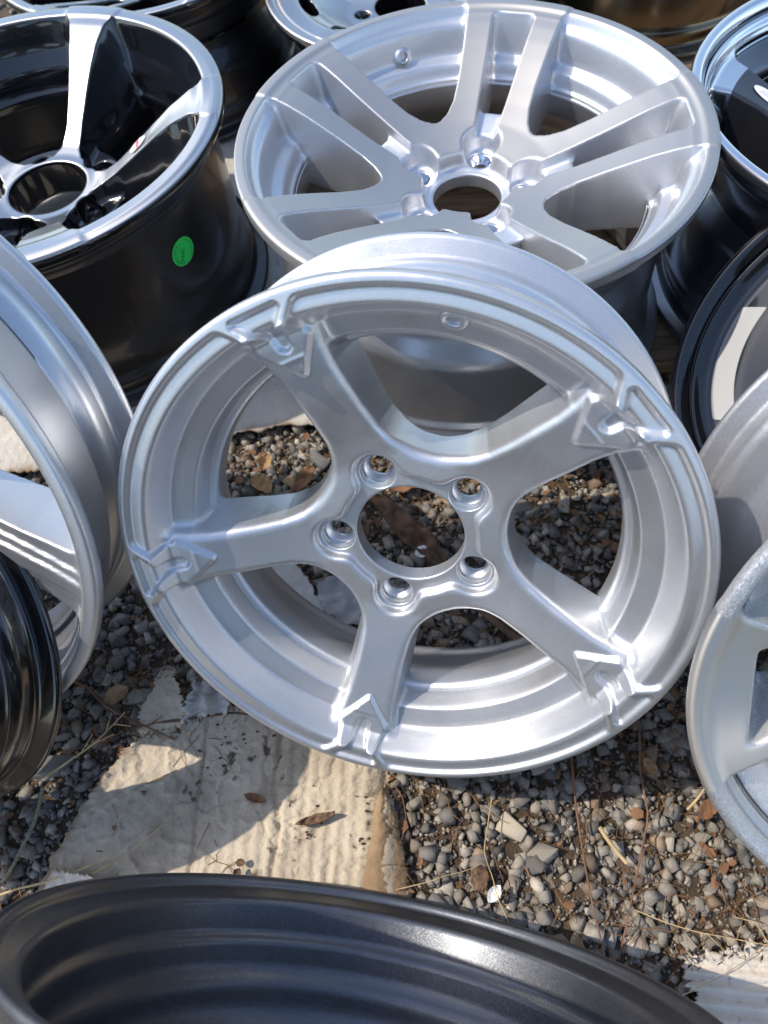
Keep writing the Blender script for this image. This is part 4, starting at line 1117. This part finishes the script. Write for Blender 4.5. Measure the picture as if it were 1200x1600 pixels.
# ---------- stickers, valve stem, valve hole (parts of their wheels)
def sticker_mat(name, fun):
    m, t, b, ns, lk = mat(name); b.inputs['Roughness'].default_value = .45
    fun(b, ns, lk); return m
M_green = simple('green_sticker', (.02, .85, .14), .5, .05)
M_ink = simple('sticker_ink', (.0, .16, .03), .6, .05)
M_wst = simple('white_sticker', (.8, .8, .8), .45, .04); M_red = simple('red_print', (.75, .12, .16), .5, .05); M_blue = simple('blue_print', (.45, .45, .62), .5, .05)
def cyl_patch(name, parent, m, r, z0, a0, rad, W_, thick=.0003, squash=1.0, lift=.0003):
    """disc wrapped on the barrel (radius r mm at height z0)"""
    n = 48; V = [(0, 0)] + [(math.cos(2 * math.pi * k / n) * rad, math.sin(2 * math.pi * k / n) * rad * squash) for k in range(n)]
    out = []
    for (s, h) in V:
        a = a0 + s / (r * .001); rr = r * .001 + lift
        out.append((rr * math.cos(a), rr * math.sin(a), W_ * .001 + z0 * .001 + h))
    F = [(0, 1 + k, 1 + (k + 1) % n) for k in range(n)]
    return link(name, np_mesh(name, np.array(out), np.array(F)), parent, [m])
def txt(body, size, parent, m, mw, name='print', extrude=.00005):
    cu = bpy.data.curves.new(name, 'FONT'); cu.body = body; cu.size = size; cu.align_x = 'CENTER'; cu.align_y = 'CENTER'; cu.extrude = extrude; cu.resolution_u = 2
    o = bpy.data.objects.new(name, cu); COL.objects.link(o)
    dg = bpy.context.evaluated_depsgraph_get(); me = bpy.data.meshes.new_from_object(o.evaluated_get(dg))
    bpy.data.objects.remove(o); me.name = name
    return link(name, me, parent, [m], mw=mw)

# green inspection sticker on the black wheel's barrel: disc, ticks of small print round its edge, one printed word
AS, ZS = math.radians(-109.7), -91.0
_bp = np.array(barrel_profile(235, 232, [(187, -88), (215, -34)], zf=-10, drop=23, dz=(30, 44, 140, 168)))
def barrel_r(W_, R_, z):
    """outer radius of that barrel at height z"""
    best = 0
    for (r1, z1), (r2_, z2) in zip(_bp, np.roll(_bp, -1, 0)):
        if (z1 - z) * (z2 - z) <= 0 and abs(z1 - z2) > 1e-6:
            best = max(best, r1 + (r2_ - r1) * (z - z1) / (z2 - z1))
    return float(best)
def wrap(pts, lift, z0, a0, W_, R_):
    out = []
    for (sx_, h) in pts:
        z = z0 + h * 1000
        r = barrel_r(W_, R_, z) * .001 + lift
        a = a0 + sx_ / r
        out.append((r * math.cos(a), r * math.sin(a), W_ * .001 + z * .001))
    return np.array(out)
rad = .0165; n = 48
rings = [(0.0, 0.0)] + [(math.cos(2 * math.pi * k / n) * rad * q, math.sin(2 * math.pi * k / n) * rad * q) for q in (.33, .66, 1) for k in range(n)]
F = [(0, 1 + k, 1 + (k + 1) % n) for k in range(n)]
for ring in (0, 1):
    b0 = 1 + ring * n
    for k in range(n):
        F += [(b0 + k, b0 + n + k, b0 + n + (k + 1) % n), (b0 + k, b0 + n + (k + 1) % n, b0 + (k + 1) % n)]
stk = link('round_sticker', np_mesh('round_sticker', wrap(rings, .0006, ZS, AS, 232, 235), np.array(F)), r3, [M_green], label='bright green round sticker')
T, Fq = [], []
def quad(cx_, cy_, ang, l, w_):
    b0 = len(T)
    for (u, v) in ((-1, -1), (1, -1), (1, 1), (-1, 1)):
        T.append((cx_ + (u * l * math.cos(ang) - v * w_ * math.sin(ang)), cy_ + (u * l * math.sin(ang) + v * w_ * math.cos(ang))))
    Fq.append((b0, b0 + 1, b0 + 2, b0 + 3))
for k in range(11):
    a = math.radians(120 + k * 13); quad(math.cos(a) * rad * .78, math.sin(a) * rad * .78, a, .0010, .00045)
for k in range(13):
    a = math.radians(-62 + k * 9.5); quad(math.cos(a) * rad * .80, math.sin(a) * rad * .80, a, .0007, .0004)
cu = bpy.data.curves.new('print', 'FONT'); cu.body = 'PASS'; cu.size = .0062; cu.align_x = 'CENTER'; cu.align_y = 'CENTER'; cu.resolution_u = 2
to = bpy.data.objects.new('print', cu); COL.objects.link(to)
tm = bpy.data.meshes.new_from_object(to.evaluated_get(bpy.context.evaluated_depsgraph_get())); bpy.data.objects.remove(to)
tv = [(v.co.x, v.co.y) for v in tm.vertices]
ca, sa = math.cos(math.radians(62)), math.sin(math.radians(62))
tv = [(x * ca - y * sa - .0022, x * sa + y * ca - .0035) for x, y in tv]
b0 = len(T); T += tv
tris = [tuple(b0 + i for i in p.vertices) for p in tm.polygons]
me = bpy.data.meshes.new('print'); me.from_pydata([tuple(v) for v in wrap(T, .0009, ZS, AS, 232, 235)], [], Fq + tris); me.update()
link('print', me, stk, [M_ink])

def oval(name, parent, mw, a, b, mats, bands=()):
    n = 40; V = [(0, 0, 0)] + [(math.cos(2 * math.pi * k / n) * a, math.sin(2 * math.pi * k / n) * b, 0) for k in range(n)]
    o = link(name, np_mesh(name, np.array(V), np.array([(0, 1 + k, 1 + (k + 1) % n) for k in range(n)])), parent, [mats[0]], mw=mw)
    for (x0, x1, y0, y1, m) in bands:
        me = np_mesh('print', np.array([(x0, y0, .0002), (x1, y0, .0002), (x1, y1, .0002), (x0, y1, .0002)]), np.array([[0, 1, 2, 3]]))
        link('print', me, o, [m])
    return o
def on_face(r_, a_deg, z, W_, slope, rot=0.0, lift=.0008):
    a = math.radians(a_deg)
    return Matrix.Translation((r_ * .001 * math.cos(a), r_ * .001 * math.sin(a), (W_ + z) * .001 + lift)) @ Matrix.Rotation(a, 4, 'Z') @ Matrix.Rotation(-math.atan(slope), 4, 'Y') @ Matrix.Rotation(rot, 4, 'Z')
oval('oval_sticker', r3, on_face(124, -72, -44.2, 232, .62, .1), .0135, .0078, [M_wst],
     [(-.0025, .0025, -.007, .007, M_red), (-.0105, -.0092, -.003, .003, M_blue), (.0092, .0105, -.003, .003, M_blue)])
oval('oval_sticker', r9, on_face(150, -1, -52, 228, .38), .022, .0085, [M_wst], [(-.012, .014, .0012, .0022, M_blue), (-.012, .014, -.0022, -.0014, M_blue)])

# brass valve stem in the black wheel
prof = round_poly([(.01, 0), (5.2, 0), (5.2, 3), (3.6, 3.4), (3.6, 12), (4.1, 12.4), (4.1, 31), (3.4, 32), (2.6, 32), (2.6, 34), (.01, 34)], .4, 2, False)[::-1]
me = lathe('valve_stem', prof, 24, closed=False)
a = math.radians(-104)
p0 = Vector((.190 * math.cos(a), .190 * math.sin(a), .232 - .062)); p1 = Vector((.148 * math.cos(a), .148 * math.sin(a), .232 - .040))
link('valve_stem', me, r3, [M_brass], mw=Matrix.Translation(p0) @ (p1 - p0).to_track_quat('Z', 'Y').to_matrix().to_4x4())
# valve hole of the twin spoke wheel: collar and dark bore
prof = round_poly([(4.6, -8), (4.6, 2.2), (6.2, 2.8), (10.5, 0), (10.5, -8)], .6, 3, False)[::-1]
mw = Matrix.Rotation(math.radians(35.5), 4, 'Z') @ Matrix.Translation((.2055, 0, .232 - .036)) @ Matrix.Rotation(math.radians(-62), 4, 'Y')
link('valve_hole', lathe('valve_hole', prof, 36, closed=False), r2, [M_silver_plain], mw=mw)
# a few stones that stand out
stone(.068, .023, .034, (.50, .45, .36), label='large pale cream stone below the centre wheel, the brightest on the gravel', k=6, tilt=.2)
stone(-.372, .150, .046, (.25, .24, .225), label='big grey stone beside the braided cord at the lower left', k=5, tilt=.2)
stone(-.285, .205, .030, (.40, .36, .28), label='pale wedge shaped stone by the torn cardboard flap', k=7, tilt=.2)
stone(.165, .342, .026, (.46, .40, .30), label='cream stone in the right window of the centre wheel', k=3, tilt=.2)
stone(-.10, .43, .034, (.36, .25, .14), label='ochre stone between leaves in the upper left window', k=9, tilt=.2)
stone(-.065, .455, .030, (.17, .17, .165), label='dark grey stone under the upper left spoke of the centre wheel', k=1, tilt=.2)
